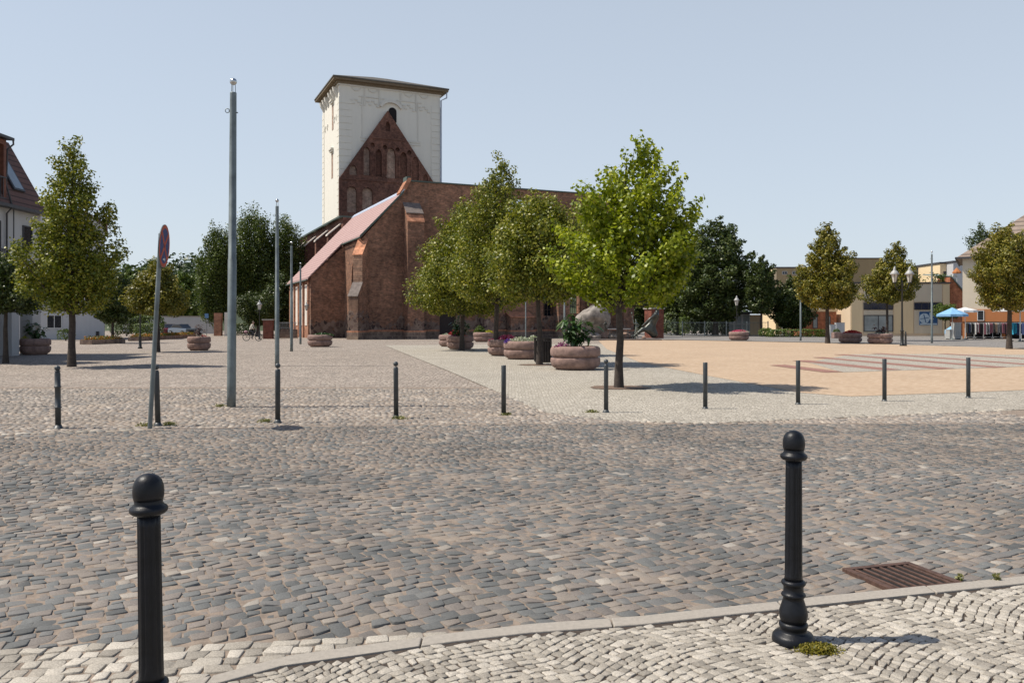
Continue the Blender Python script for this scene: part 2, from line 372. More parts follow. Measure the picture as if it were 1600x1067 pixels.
# sandy bed the near setts sit in: gently uneven, in places covering the stones
def bed(name, x0, x1, y0, y1, z, amp, mat, n, seed=0):
    rng = np.random.default_rng(seed); xs = np.linspace(x0, x1, n); ys = np.linspace(y0, y1, n); X, Y = np.meshgrid(xs, ys)
    Z = np.zeros_like(X)
    for i in range(14):
        f = rng.uniform(.6, 5); a = rng.uniform(0, 6.3); Z += np.sin((X * math.cos(a) + Y * math.sin(a)) * f + rng.uniform(0, 6)) / (1 + f * .5)
    Z = z + amp * Z / 3.5; V = np.stack([X, Y, Z], -1).reshape(-1, 3)
    i = np.arange(n - 1); I, J = np.meshgrid(i, i); b = (J * n + I).ravel(); Fq = np.stack([b, b + 1, b + n + 1, b + n], 1)
    o = np_obj(name, V, Fq, mat, None, True); o['kind'] = 'structure'; return o
bed('road_bed', -16, 16, 1.0, 20.5, .0135, .003, M_SAND, 240)
A = R(31)
def f_road(x, y): return (y > np.interp(x, KX, KY) + .045) & ((x > -.2) | (y > np.interp(x, TX, TY) + .06)) & (y < np.interp(x, PX, PY) - .04) & (y < np.interp(x, LX, LY)) & (np.abs(x) < y * .72 + 1.2)
gc, gs_ = math.cos(R(16)), math.sin(R(16))
def off_grate(x, y):
    dx, dy = x - 2.42, y - 5.12; return ~((np.abs(dx * gc + dy * gs_) < .29) & (np.abs(-dx * gs_ + dy * gc) < .27))
setts('road', lambda x, y: f_road(x, y) & (y < 9) & off_grate(x, y), -9, 9, 3.3, 9.6, A, .1, .092, .24, .0075, .019, M_ROAD, 1, dome=.003, tilt=.003, jit=.15)
setts('road_far', lambda x, y: f_road(x, y) & (y >= 9), -14, 14, 8, 17, A, .1, .092, .24, .009, .0185, M_ROAD, 2, False, tilt=.0028, jit=.12)
setts('square_paving', lambda x, y: (y >= np.interp(x, LX, LY) + .1) & (y < np.interp(x, PX, PY)) & (y < 20), -15, 2, 9, 20.2, R(14), .108, .098, .2, .012, .019, M_LEFT, 3, False, tilt=.004, jit=.12)
setts('gutter_row', lambda x, y: (x < -5.2) & (x > -9) & (np.abs(y - np.interp(x, LX, LY)) < .065), -9, -5, 10, 13, R(15.4), .2, .11, .15, .012, .022, M_PALE, 4, False, warp=0)
setts('gutter_paving', lambda x, y: (y > np.interp(x, KX, KY) + .05) & (x <= -.2) & (y <= np.interp(x, TX, TY) + .06), -5, 0, 2, 4.4, R(8), .105, .085, .28, .009, .023, M_PALE, 5, warp=.01, dome=.003, tilt=.002, jit=.18)
# foreground pavement
PAVZ = .045
def kerb_pts(off): return [(float(x), float(y) - off) for x, y in zip(KX, KY)]
kin = kerb_pts(.125)
sheet('pavement_bed', kin + [(10, -2), (-3.6, -2)], PAVZ - .0065, M_JOINT)
setts('pavement', lambda x, y: (y < np.interp(x, KX, KY) - .15), -3.2, 6, 1.6, 6.5, R(38), .052, .049, .24, .0058, PAVZ, M_PALE, 6, arc=(.1, 1.0), jit=.2, dome=.0018, tilt=.0012, warp=.03)
kb = MB()
def at_s(tab, s): return (float(np.interp(s, tab[0], tab[1])), float(np.interp(s, tab[0], tab[2])))
acc = np.concatenate([[0], np.cumsum(np.hypot(np.diff(KX), np.diff(KY)))]); ktab = (acc, KX, KY)
s0 = 0; rk = random.Random(4)
while s0 < acc[-1] - .1:
    s1 = min(s0 + 1.0, acc[-1]); cuts = [s0 + .004] + [a for a in acc if s0 + .02 < a < s1 - .02] + [s1 - .004]
    P = [at_s(ktab, c) for c in cuts]; z = PAVZ + .003 + rk.uniform(-.002, .002)
    kb.prism([(x, y, -.05) for x, y in P] + [(x, y - .12, -.05) for x, y in reversed(P)], (0, 0, z + .05)); s0 = s1
kb = kb.build('kerb', M_KERB, bevel=.006); kb['kind'] = 'structure'

# pale plaza, tan square with its dark red rays
pl = [(float(x), float(y)) for x, y in zip(PX, PY)]
sheet('plaza_paving', pl + [(60, 31), (60, 62), (26, 67), (-9.1, 59.3)], .020, M_PLAZA)
edge = setts('plaza_edging', lambda x, y: (np.abs(y - np.interp(x, PX, PY) - .06) < .075) & (y < 19) & (x > -.3), -1, 12, 12, 19, R(10), .13, .11, .2, .012, .026, M_PALE, 7, False, warp=.02)
tanp = [(935, 532.5), (948, 546), (1000, 567), (1050, 577), (1110, 589), (1180, 602), (1250, 615), (1330, 621), (1440, 617), (1600, 611), (1900, 598)]
tw = [G(*p) for p in tanp]
sheet('tan_square', tw + [(70, 40), G(1600, 545), G(1340, 537.2), G(1000, 530.6)], .026, M_TAN)
sheet('grey_path', [G(935, 531.6), G(1000, 530.2), G(1340, 536.6), G(1600, 544.2), (75, 40), (140, 60), (140, 135), (20, 135), (6, 88)], .031, M_GREYP)
sheet('plaza_inlay', [G(*p) for p in [(1262, 567), (1316, 583), (1408, 580), (1490, 577.5), (1572, 575), (1600, 573.5), (1700, 570), (1700, 556), (1460, 554), (1330, 554.5)]], .032, M_PLAZA)
rays = [[(1202, 572), (1226, 571), (1318, 582.5), (1290, 583.6)], [(1237, 564.6), (1262, 564), (1410, 579), (1380, 580.2)],
        [(1269, 559.5), (1286, 559), (1492, 577), (1466, 578.4)], [(1302, 555), (1320, 554.5), (1574, 575), (1553, 576)],
        [(1360, 553.2), (1376, 552.8), (1680, 575), (1664, 576)], [(1464, 553.8), (1480, 553.5), (1700, 567), (1700, 568.6)]]
for r_ in rays: sheet('paving_ray', [G(*p) for p in r_], .037, M_RED)

# hills
M_HILL = plain('hill_grass', (.035, .05, .018), .95, var=.3, scale=.05)
hx = np.linspace(-420, 420, 60); hy = np.linspace(165, 560, 30); X, Y = np.meshgrid(hx, hy)
def hillz(X, Y): return -.6 + np.clip((Y - 170) / 80, 0, 1) ** 1.1 * (17 + 4 * np.sin(X * .018 + 1.0) + 2.5 * np.sin(X * .05)) * np.clip((60 - X) / 130 + .25, .12, 1)
Z = hillz(X, Y); n = 60
i = np.arange(n - 1); j = np.arange(29); I, J = np.meshgrid(i, j); b = (J * n + I).ravel()
o = np_obj('hills', np.stack([X, Y, Z], -1).reshape(-1, 3), np.stack([b, b + 1, b + n + 1, b + n], 1), M_HILL, None, True); o['kind'] = 'structure'

# ---------------------------------------------------------------- foliage
def leaf_quads(P, size, rng, up=.5, N0=None, asp=.75):
    """one folded diamond per point; returns verts, quads"""
    n = len(P); nr = rng.normal(0, 1, (n, 3)); 
    if N0 is not None: nr = nr * .75 + N0 * 1.0
    nr[:, 2] += up; nr /= np.linalg.norm(nr, axis=1, keepdims=True)
    t = rng.normal(0, 1, (n, 3)); t -= (t * nr).sum(1, keepdims=True) * nr; t /= np.linalg.norm(t, axis=1, keepdims=True); b = np.cross(nr, t)
    s = (size * rng.uniform(.6, 1.25, n))[:, None]
    V = np.stack([P - t * s * .5, P + b * s * .5 * asp - nr * s * .08, P + t * s * .5 - nr * s * .1, P - b * s * .5 * asp - nr * s * .08], 1).reshape(-1, 3)
    return V, np.arange(n * 4).reshape(n, 4)
M_BARK = plain('bark', (.055, .043, .035), .95, var=.4, scale=9, bmp=.8)
M_BIRCHBARK = plain('birch_bark', (.4, .37, .33), .85, var=.5, scale=4, bmp=.4)
L_LINDEN = leaf_mat('linden_leaves', [(0, (.055, .075, .01)), (.35, (.12, .145, .012)), (.7, (.22, .225, .022)), (1, (.33, .3, .055))])
L_LINDENY = leaf_mat('yellowing_linden_leaves', [(0, (.06, .07, .01)), (.4, (.13, .13, .016)), (.75, (.23, .2, .028)), (1, (.34, .28, .06))])
L_BRIGHT = leaf_mat('bright_leaves', [(0, (.09, .13, .006)), (.5, (.2, .24, .009)), (.85, (.3, .33, .02)), (1, (.42, .43, .05))], trans=.38)
L_DARK = leaf_mat('dark_leaves', [(0, (.025, .042, .01)), (.5, (.045, .068, .014)), (.9, (.08, .105, .025)), (1, (.12, .14, .04))], trans=.2)
L_BIRCH = leaf_mat('birch_leaves', [(0, (.04, .06, .012)), (.5, (.075, .105, .018)), (1, (.14, .17, .04))], trans=.3)
L_HEDGE = leaf_mat('hedge_leaves', [(0, (.04, .07, .012)), (.6, (.08, .12, .02)), (1, (.14, .18, .035))], trans=.25)
def tree(label, x, y, top, bot, width, leaf, nleaf, nclump, mat, seed, prof='cone', trunk=.11, clump=.17, group=None, lean=0, squash=.75, airy=0, name='linden_tree', bark=None, up=.6, lobes=.22, cat='tree', soil=False, topshift=0, limbs=30, stretch=1.35, fill=.3, shift=0):
    rng = np.random.default_rng(seed); rnd = random.Random(seed)
    root = empty(name, (x, y, 0), 0, label, cat, group); nleaf = int(nleaf * 2.3); leaf = leaf * 1.1
    H = top - bot; Rm = width / 2
    def prad(t):
        if prof == 'cone': return np.interp(t, [0, .06, .22, .45, .7, .88, 1], [.62, .88, 1, .82, .5, .27, .06])
        if prof == 'round': return np.interp(t, [0, .12, .35, .6, .82, 1], [.55, .9, 1, .9, .6, .1])
        if prof == 'open': return np.interp(t, [0, .07, .2, .4, .6, .75, .9, 1], [.5, .85, 1, .95, .68, .42, .25, .1])
        if prof == 'dome': return np.interp(t, [0, .08, .28, .5, .66, .8, .9, 1], [.62, .95, 1, .88, .64, .38, .24, .1])
        if prof == 'ball': return np.sqrt(np.clip(1 - (2 * t - 1) ** 2, 0.02, 1))
        return np.interp(t, [0, .2, .5, .8, 1], [.85, 1, .95, .7, .25])
    g_ = np.linspace(0, 1, 400); cdf = np.cumsum(prad(g_) ** 1.3 + .06); cdf /= cdf[-1]
    tt = np.interp((np.arange(nclump) + rng.uniform(.1, .9, nclump)) / nclump, cdf, g_)
    th = np.arange(nclump) * 2.39996 + rng.normal(0, .25, nclump); ph = rng.uniform(0, 6.28, 4)
    lob = 1 + lobes * (np.sin(th * 2 + ph[0] + tt * 4) * .6 + np.sin(th * 3 + ph[1] - tt * 7) * .4 + np.sin(tt * 23 + ph[2]) * .35)
    rr = (rng.uniform(.12, 1, nclump) ** .38) * (1 - clump * .6) * prad(tt) * lob * Rm
    cz = bot + H * (.04 + tt * .93); cx = rr * np.cos(th) + shift + lean * (tt) + topshift * np.clip(tt - .6, 0, 1) * 2.5; cy = rr * np.sin(th)
    C = np.stack([cx, cy, cz], 1); cr = clump * Rm * rng.uniform(.65, 1.25, nclump) * (.6 + .5 * prad(tt))
    wgt = cr ** 2; idx = rng.choice(nclump, nleaf, p=wgt / wgt.sum())
    dr = rng.normal(0, 1, (nleaf, 3)); dr /= np.linalg.norm(dr, axis=1, keepdims=True)
    rad = rng.uniform(.35, 1.08, nleaf) ** .7
    off = dr * (rad * cr[idx])[:, None]; off[:, 2] *= squash
    ax = np.stack([np.cos(th), np.sin(th), .55 + tt * 1.4], 1); ax /= np.linalg.norm(ax, axis=1, keepdims=True)
    al = (off * ax[idx]).sum(1, keepdims=True) * ax[idx]; off = al * stretch + (off - al) / stretch ** .5     # clumps drawn out into shoots
    P = C[idx] + off
    nf = int(nleaf * fill); tf = np.interp(rng.uniform(0, 1, nf), cdf, g_); af = rng.uniform(0, 6.2832, nf)
    rf_ = np.sqrt(rng.uniform(0, 1, nf)) * prad(tf) * Rm * .8; off0 = np.stack([rf_ * np.cos(af) + shift + lean * tf + topshift * np.clip(tf - .6, 0, 1) * 2.5, rf_ * np.sin(af), bot + H * (.02 + tf * .9)], 1)
    P[:nf] = off0
    if airy:
        P += rng.normal(0, airy, (nleaf, 3))
    V, Q = leaf_quads(P, leaf, rng, up, N0=dr)
    np_obj('crown', V, Q, mat, root)
    m = MB(); tz = bot + H * .8
    n = 9; pts = []; rds = []
    wob = [rnd.uniform(-.05, .05) for _ in range(n + 1)]
    for i in range(n + 1):
        t = i / n; pts.append((wob[i] * (i > 1) * Rm * .5 + lean * max(0, (tz * t - bot) / H), wob[-i - 1] * (i > 1) * Rm * .4, tz * t)); rds.append(trunk * (1.25 if i == 0 else 1) * (1 - .82 * t) + .006)
    m.tube(pts, rds, 9)
    order = rng.permutation(nclump)[:limbs]
    for k in order:
        c = Vector(C[k]); tz0 = max(bot * 1.04, c.z - abs(c.xy.length) * .9 - H * .05); tz0 = min(tz0, tz * .93); f = tz0 / tz
        j = min(int(f * n), n - 1); a = Vector(pts[j]).lerp(Vector(pts[j + 1]), f * n - j); r0 = (trunk * (1 - .82 * f)) * .45
        mid = a.lerp(c, .5) + Vector((rnd.uniform(-.1, .1), rnd.uniform(-.1, .1), -.06 * (c - a).length))
        m.tube([a, mid, c], [r0, r0 * .6, .006], 5, cap=False)
    m.build('trunk', bark or M_BARK, root)
    return root
def bush(name, label, cat, x0, x1, y0, y1, z0, z1, leaf, n, mat, seed, group=None, round_=.3, kind=None):
    """leafy block or mound hugging the ground"""
    rng = np.random.default_rng(seed); cx, cy = (x0 + x1) / 2, (y0 + y1) / 2
    u = rng.uniform(-1, 1, (n, 3)); f = rng.integers(0, 5, n); s = rng.choice([-1, 1], n)
    u[f == 0, 0] = s[f == 0]; u[f == 1, 1] = s[f == 1]; u[f >= 2, 2] = 1
    q = u.copy(); L = np.linalg.norm(u, axis=1, keepdims=True); q = u * (1 - round_) + u / np.maximum(L, .3) * round_
    bump_ = 1 + .08 * np.sin(q[:, :1] * 9 + seed) + .06 * np.sin(q[:, 1:2] * 11 + q[:, :1] * 17)
    P = q * bump_ * rng.uniform(.86, 1.03, (n, 1)); P = P * np.array([(x1 - x0) / 2, (y1 - y0) / 2, (z1 - z0)]) * [1, 1, .5] + [0, 0, (z1 - z0) / 2]
    V, Q = leaf_quads(P, leaf, rng, .4, N0=q)
    root = empty(name, (cx, cy, z0), 0, label, cat, group)
    np_obj('foliage', V, Q, mat, root)
    m = MB(); m.tube([(0, 0, 0), (0, 0, (z1 - z0) * .6)], [.05, .02], 6)
    k = MB()
    for i in range(5):
        a = rng.uniform(0, 6.3); k.tube([(0, 0, 0), (math.cos(a) * (x1 - x0) * .3, math.sin(a) * (y1 - y0) * .3, (z1 - z0) * .75)], [.03, .01], 5)
    m.v += []; k.build('stem', M_BARK, root)
    if kind: root['kind'] = kind
    return root
# ---------------------------------------------------------------- the church: local x runs along the front wall, local y to the back
M_BRICK = brick_mat('old_brick', (.29, .15, .1), (.115, .066, .05), (.22, .16, .125), dirtamt=.55, stone=True, white=.2)
M_BRICKG = brick_mat('gable_brick', (.2, .1, .075), (.1, .052, .042), (.12, .075, .06), dirt=(.07, .045, .04), dirtamt=.6, white=.3)
M_BRICKN = brick_mat('orange_brick', (.36, .17, .105), (.27, .125, .085), (.34, .25, .2), dirtamt=.25, white=.3)
M_PLASTER = brick_mat('niche_plaster', (.42, .33, .28), (.34, .26, .21), (.4, .31, .25), dirt=(.17, .1, .08), dirtamt=.8, mort=0)
M_TOWER = render_mat('tower_render', (.72, .69, .61), .06)
M_TTRIM = render_mat('tower_trim_render', (.66, .63, .56), .1)
M_COPPER = plain('tower_roof_copper', (.09, .08, .062), .7, var=.25, scale=1.5)
M_FASCIA = plain('brown_eaves_boards', (.17, .125, .075), .8, var=.2, scale=3)
M_CAP = brick_mat('brick_slope', (.5, .24, .15), (.4, .17, .1), (.33, .2, .14), dirtamt=.25)
M_SLATE = plain('weathered_slope', (.17, .14, .125), .9, var=.3, scale=3, bmp=.4)
M_STONE = brick_mat('fieldstone', (.22, .17, .145), (.13, .1, .09), (.25, .2, .16), bw=.6, bh=.34, mort=.05, dirtamt=.4)
M_TILE = tile_mat('pink_roof_tiles', (.35, .215, .195), (.43, .285, .265), row=.36, along=.4, dark=.5)
M_LEAD = plain('zinc_flashing', (.42, .47, .56), .5, metal=.3, var=.1)
M_DARKGLASS = plain('dark_glass', (.012, .014, .018), .12, var=.1)
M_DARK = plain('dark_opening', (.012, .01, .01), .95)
M_GUTTER = plain('green_gutter', (.06, .085, .07), .6, var=.2)
M_WHITEN = plain('white_niche_plaster', (.66, .6, .53), .9, var=.12, scale=2)
M_WOODD = plain('dark_door_wood', (.035, .025, .022), .8, var=.3)
M_IRON = plain('window_iron', (.1, .07, .055), .8, var=.2)
ch = empty('church', (-10.4, 84.0, 0), R(24), 'ruined brick church with a white square tower and a pink tiled aisle roof', 'church')
def arch(cx, z0, z1, w, n=7, pointed=True, flip=False):
    """outline of a lancet in (u, z)"""
    h = w * (.95 if pointed else .5); P = [(cx - w / 2, z0), (cx + w / 2, z0)]; zs = z1 - h
    if pointed:
        for i in range(n + 1):
            t = i / n; a = t * math.acos(.5 / 1.0) if False else t
            P.append((cx + w / 2 * (1 - t ** 1.7), zs + h * math.sin(t * math.pi / 2) ** .9))
        for i in range(n - 1, -1, -1):
            t = i / n; P.append((cx - w / 2 * (1 - t ** 1.7), zs + h * math.sin(t * math.pi / 2) ** .9))
    else:
        for i in range(0, 2 * n + 1):
            a = math.pi * i / (2 * n); P.append((cx + w / 2 * math.cos(a), zs + h * math.sin(a)))
    return P
def XZ(P, v): return [(u, v, z) for u, z in P]
def YZ(P, u): return [(u, v, z) for v, z in P]
# front wall (plane y=0, 1.1 m thick) with big empty gothic opening and smaller windows
front = [(-4.9, -.1), (26.0, -.1), (26.0, 16.0), (0.0, 16.06), (-.75, 14.75), (-4.9, 10.05)]
H_big = arch(12.5, 6.2, 15.2, 3.9); H_bar = arch(19.0, 2.7, 9.6, 1.7); H_sm = arch(15.75, 2.4, 6.4, 1.2); H_door = [(3.2, 0.02), (5.0, .02), (5.0, 2.5), (4.1, 3.1), (3.2, 2.5)]
H_r1 = arch(22.3, 3.0, 10.5, 1.5)
m = MB().prism(XZ(front, 0), (0, 1.1, 0), 0, [XZ(h, 0) for h in (H_big, H_bar, H_sm, H_door, H_r1)])
nave = m.build('nave_wall', M_BRICK, ch)
m = MB().box(.1, 26.1, -.12, 1.2, 16.0, 16.14).prism(XZ([(0.05, 16.06), (.05, 16.5), (-.35, 16.5), (-.4, 15.35)], -.1), (0, 1.25, 0))
m.build('wall_coping', M_GUTTER, nave)
MB().prism(XZ([(.1, 16.1), (.1, 16.34), (-.2, 16.34), (-1.1, 14.76), (-.75, 14.6)], -.16), (0, 1.3, 0)).build('gable_coping', M_CAP, nave)
fm = MB()                                              # iron bars in the tall window
for k in range(7): fm.tube([(18.27 + k * .245, .55, 2.75), (18.27 + k * .245, .55, 9.2)], .03, 5)
for z in (3.6, 4.9, 6.2, 7.5): fm.box(18.15, 19.85, .53, .57, z, z + .05)
fm.build('window_bars', M_IRON, nave)
MB().box(3.15, 5.05, .5, .6, 0, 3.1).build('door', M_WOODD, nave)
for nm, u, z0, z1, w_ in (('window', 15.75, 2.4, 6.4, 1.2), ('window', 22.3, 3.0, 10.5, 1.5)):
    p = MB().box(u - w_ / 2 - .05, u + w_ / 2 + .05, .7, .78, z0 - .05, z1 + .02).build(nm, M_DARKGLASS, ch)
    q = MB()
    for k in range(1, 3): q.box(u - w_ / 2 + w_ * k / 3 - .03, u - w_ / 2 + w_ * k / 3 + .03, .62, .69, z0, z1)
    for k in range(1, 6): q.box(u - w_ / 2, u + w_ / 2, .63, .685, z0 + (z1 - z0) * k / 6, z0 + (z1 - z0) * k / 6 + .04)
    q.build('glazing_bar', M_IRON, p)
# plinth course
m = MB().box(-5.05, 3.1, -.22, 0, -.1, .75).box(5.1, 26, -.22, 0, -.1, .75)
pl_ = m.build('plinth', M_STONE, ch)
MB().box(-5.1, 3.1, -.27, .0, .753, .93).box(5.1, 26, -.27, .0, .753, .93).build('plinth_course', M_CAP, pl_)
# side wall of the front bay (plane x=-4.9, y 0..8) with a tall niche
side = [(-.0, -.1), (8.0, -.1), (8.0, 9.95), (0.0, 9.95)]
nich = arch(3.6, 4.2, 8.0, 1.9)
sidew = MB().prism(YZ([(v + (1.1 if v == 0 else 0), z) for v, z in side], -4.9), (.9, 0, 0), 0, [YZ(nich, -4.9)]).build('side_wall', M_BRICK, ch)
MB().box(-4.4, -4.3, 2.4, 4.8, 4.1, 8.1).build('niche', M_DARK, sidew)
# lower aisle: end wall (plane y=8, x -8.5..-4.9) and side wall (plane x=-8.5, y 8..22)
MB().prism(XZ([(-8.5, -.1), (-4.9, -.1), (-4.9, 9.95), (-8.5, 6.6)], 8.0), (0, .8, 0)).build('aisle_end_wall', M_BRICK, ch)
aw = MB().prism(YZ([(8.8, -.1), (21.5, -.1), (21.5, 6.6), (8.8, 6.6)], -8.5), (.7, 0, 0), 0, [YZ(arch(v, 1.6, 5.7, 1.15, pointed=True), -8.5) for v in (10.6, 13.6, 16.6, 19.6)]).build('aisle_side_wall', M_BRICKN, ch)
for v in (10.6, 13.6, 16.6, 19.6): MB().box(-8.56, -8.25, v - .62, v + .62, 1.35, 5.8).build('niche', M_WHITEN, aw)
for v in (9.0, 12.1, 15.1, 18.1, 21.1): MB().box(-8.64, -8.503, v - .25, v + .25, 0, 6.3).build('pilaster', M_BRICKN, aw)
# roof slab over the aisles, one plane, stepped outline
def rz(u): return 14.75 - (-.75 - u) * (14.75 - 6.62) / 7.75
def roofpoly(x0, x1, y0, y1, th=.16):
    return [(x0, y0, rz(x0)), (x1, y0, rz(x1)), (x1, y1, rz(x1)), (x0, y1, rz(x0))]
m = MB().prism(roofpoly(-5.15, -.72, -.2, 8.0), (0, 0, .17)).prism(roofpoly(-8.85, -.72, 7.8, 21.8), (0, 0, .175))
rf = m.build('aisle_roof', M_TILE, ch)
MB().prism([(-.95, -.25, rz(-.95) + .17), (-.6, -.25, rz(-.6) + .17), (-.6, 21.8, rz(-.6) + .17), (-.95, 21.8, rz(-.95) + .17)], (0, 0, .1)).build('ridge_flashing', M_LEAD, rf)
m = MB().prism([(-5.2, -.3, rz(-5.2) - .05), (-.7, -.3, rz(-.7) - .05), (-.7, -.2, rz(-.7) - .05), (-5.2, -.2, rz(-5.2) - .05)], (0, 0, .26))
m.tube([(-5.22, -.2, rz(-5.2) - .02), (-5.22, 7.8, rz(-5.2) - .02)], .09, 6).tube([(-8.95, 7.8, rz(-8.9) - .02), (-8.95, 21.8, rz(-8.9) - .02)], .09, 6)
m.build('roof_verge', M_GUTTER, rf)
# buttresses
def rotz(P, a, o): return [(o[0] + x * math.cos(a) - y * math.sin(a), o[1] + x * math.sin(a) + y * math.cos(a), z) for x, y, z in P]
def buttress(o, a, w, steps, base=.9, name='buttress', capm=(M_CAP, M_SLATE), depth0=.3):
    """steps: list of (reach, top z at its front, z where the slope above meets the next reach)"""
    prof = [(depth0, 0), (-steps[0][0], 0)]
    for i, (rch, zt, zn) in enumerate(steps):
        prof.append((-rch, zt)); nx = steps[i + 1][0] if i + 1 < len(steps) else 0; prof.append((-nx, zn))
    prof.append((depth0, prof[-1][1]))
    pr = []
    for p in prof:
        if not pr or (abs(p[0] - pr[-1][0]) + abs(p[1] - pr[-1][1])) > 1e-4: pr.append(p)
    b = MB().prism(rotz([(-w / 2, y, z) for y, z in pr], a, o), (w * math.cos(a), w * math.sin(a), 0)).build(name, M_BRICK, ch)
    for i, (rch, zt, zn) in enumerate(steps):
        nx = steps[i + 1][0] if i + 1 < len(steps) else 0
        P = rotz([(-w / 2 - .05, -rch - .08, zt + .0), (w / 2 + .05, -rch - .08, zt + .0), (w / 2 + .05, -nx, zn + .08), (-w / 2 - .05, -nx, zn + .08)], a, o)
        MB().prism(P, (0, 0, .07)).build('weathering', capm[i % 2] if i < len(capm) else capm[0], b)
    if base:
        P = rotz([(-w / 2 - .12, -steps[0][0] - .13, -.1), (w / 2 + .12, -steps[0][0] - .13, -.1), (w / 2 + .12, depth0, -.1), (-w / 2 - .12, depth0, -.1)], a, o)
        MB().prism(P, (0, 0, .8)).build('footing', M_STONE, b)
        MB().prism([(x, y, .705) for x, y, z in P], (0, 0, .15)).build('footing_course', M_CAP, b)
    return b
buttress((-4.75, .15), R(-45), 1.05, [(1.9, 4.2, 5.5), (1.05, 8.3, 9.9)], capm=(M_SLATE, M_CAP))
buttress((.15, .1), 0, 1.7, [(1.75, 11.7, 12.3), (1.35, 12.6, 13.8)], capm=(M_CAP, M_SLATE))
for u in (8.3, 17.0, 21.0, 25.2): buttress((u, .1), 0, 1.3, [(1.5, 7.0, 8.2), (.9, 11.5, 12.6)])
buttress((12.0, .1), 0, 2.7, [(1.5, 2.2, 2.7)], capm=(M_CAP, M_CAP))
# older west part: long wall (plane x=-2, y 20..55) with buttresses
west = MB().prism(YZ([(21.8, 0), (55, 0), (55, 14.8), (21.8, 14.8)], -2.0), (1.0, 0, 0), 0, [YZ(arch(v, 8.2, 13.4, 1.6), -2.0) for v in (27.5, 36, 44.5, 51)]).build('west_wall', M_BRICKG, ch)
for v in (27.5, 36, 44.5, 51): MB().box(-1.5, -1.4, v - .85, v + .85, 8.1, 13.5).build('blind_window', M_PLASTER, west)
MB().box(-2.45, -.9, 21.8, 55.3, 14.8, 15.02).build('eaves_gutter', M_GUTTER, west)
for v in (23.5, 31.5, 40, 48, 54):
    b = MB().prism([(-2.003, v - .5, 0), (-3.6, v - .5, 0), (-3.6, v - .5, 12.6), (-2.003, v - .5, 14.0)], (0, 1.0, 0)).build('buttress', M_BRICKG, ch)
    MB().prism([(-2.003, v - .58, 14.03), (-3.72, v - .58, 12.56), (-3.72, v - .58, 12.75), (-2.003, v - .58, 14.22)], (0, 1.16, 0)).build('weathering', M_WHITEN, b)
MB().prism(XZ([(-8.5, 0), (-2.0, 0), (-2.0, 9.5), (-8.5, 6.6)], 21.0), (0, .49, 0)).build('aisle_back_wall', M_BRICKN, ch)
# tower
TU, TV, TW, TD, TH = 2.28, 43.9, 16.1, 12.8, 38.2
tw_ = MB().box(TU, TU + TW, TV, TV + TD, 0, TH - .0).build('tower', M_TOWER, ch)
def tz(y, d=125): return HZ(y, d)
# quoin bands standing slightly proud
for (x0, x1) in ((TU - .06, TU + 1.9), (TU + TW - 1.5, TU + TW + .06)):
    z = 16; m = MB()
    while z < 36: m.box(x0, x1, TV - .07, TV + .5, z, z + .92); z += 1.0
    m.build('rustication', M_TOWER, tw_)
for y0_, y1_ in ((TV + .52, TV + 1.5), (TV + TD - 1.5, TV + TD)):
    z = 16; m = MB()
    while z < 36: m.box(TU - .07, TU + .4, y0_, y1_, z, z + .92); z += 1.0
    m.build('rustication', M_TOWER, tw_)
m = MB()                                               # sunk panel outline and frieze with hanging scallops
m.box(TU + 3.4, TU + 3.55, TV - .09, TV + .1, 30.2, 36.4); m.box(TU + 12.3, TU + 12.45, TV - .09, TV + .1, 30.2, 36.4)
m.box(TU + 3.3, TU + 12.8, TV - .1, TV + .1, 29.9, 30.2); m.box(TU + 3.3, TU + 12.8, TV - .12, TV + .1, 29.5, 29.68)
for u in (TU + 3.9, TU + 6.2, TU + 9.6, TU + 12.1): m.box(u - .08, u + .08, TV - .12, TV + .1, 34.9, TH - .3)
m.box(TU + 3.0, TU + 7.0, TV - .11, TV + .1, 36.2, 36.35); m.box(TU + 8.9, TU + 13.0, TV - .11, TV + .1, 36.2, 36.35)
for u in (TU + 2.6, TU + 5.2, TU + 10.9, TU + 13.4):
    for i in range(9):
        a0 = math.pi * (1 + i / 9); a1 = math.pi * (1 + (i + 1) / 9)
        m.prism([(u + .62 * math.cos(a0), TV - .12, 37.75 + .6 * math.sin(a0)), (u + .62 * math.cos(a1), TV - .12, 37.75 + .6 * math.sin(a1)), (u + .78 * math.cos(a1), TV - .12, 37.75 + .76 * math.sin(a1)), (u + .78 * math.cos(a0), TV - .12, 37.75 + .76 * math.sin(a0))], (0, .2, 0))
    for dx, dz in ((-1.0, .2), (-.7, -.25), (-.25, .3), (.2, -.05), (.55, -.45)): m.box(u + dx, u + dx + .45, TV - .12, TV + .1, 35.3 + dz, 35.5 + dz)
m.box(TU - .15, TU + TW + .15, TV - .18, TV + .1, TH - .55, TH - .1); m.box(TU - .18, TU + .1, TV - .15, TV + TD, TH - .55, TH - .1)
for v in (TV + 1.4, TV + 3.2, TV + 5.0, TV + 7.8, TV + 9.6, TV + 11.4):
    m.prism([(TU, v - .3, TH - .6), (TU - .75, v - .3, TH - .6), (TU - .6, v - .3, TH - 1.2), (TU, v - .3, TH - 2.2)], (0, .6, 0))
for v in (TV + 1.8, TV + 3.4, TV + 8.6, TV + 10.4):
    for dv, dz in ((-.4, 0), (-.1, -.5), (.2, -.2)): m.box(TU - .12, TU + .1, v + dv, v + dv + .3, 33.2 + dz, 33.5 + dz)
m.build('frieze', M_TTRIM, tw_)
wn = MB().prism(XZ(arch(TU + 8.3, 32.8, 35.1, 1.3, pointed=False), TV - .03), (0, .02, 0)).build('window', M_DARK, tw_)
hm = MB()
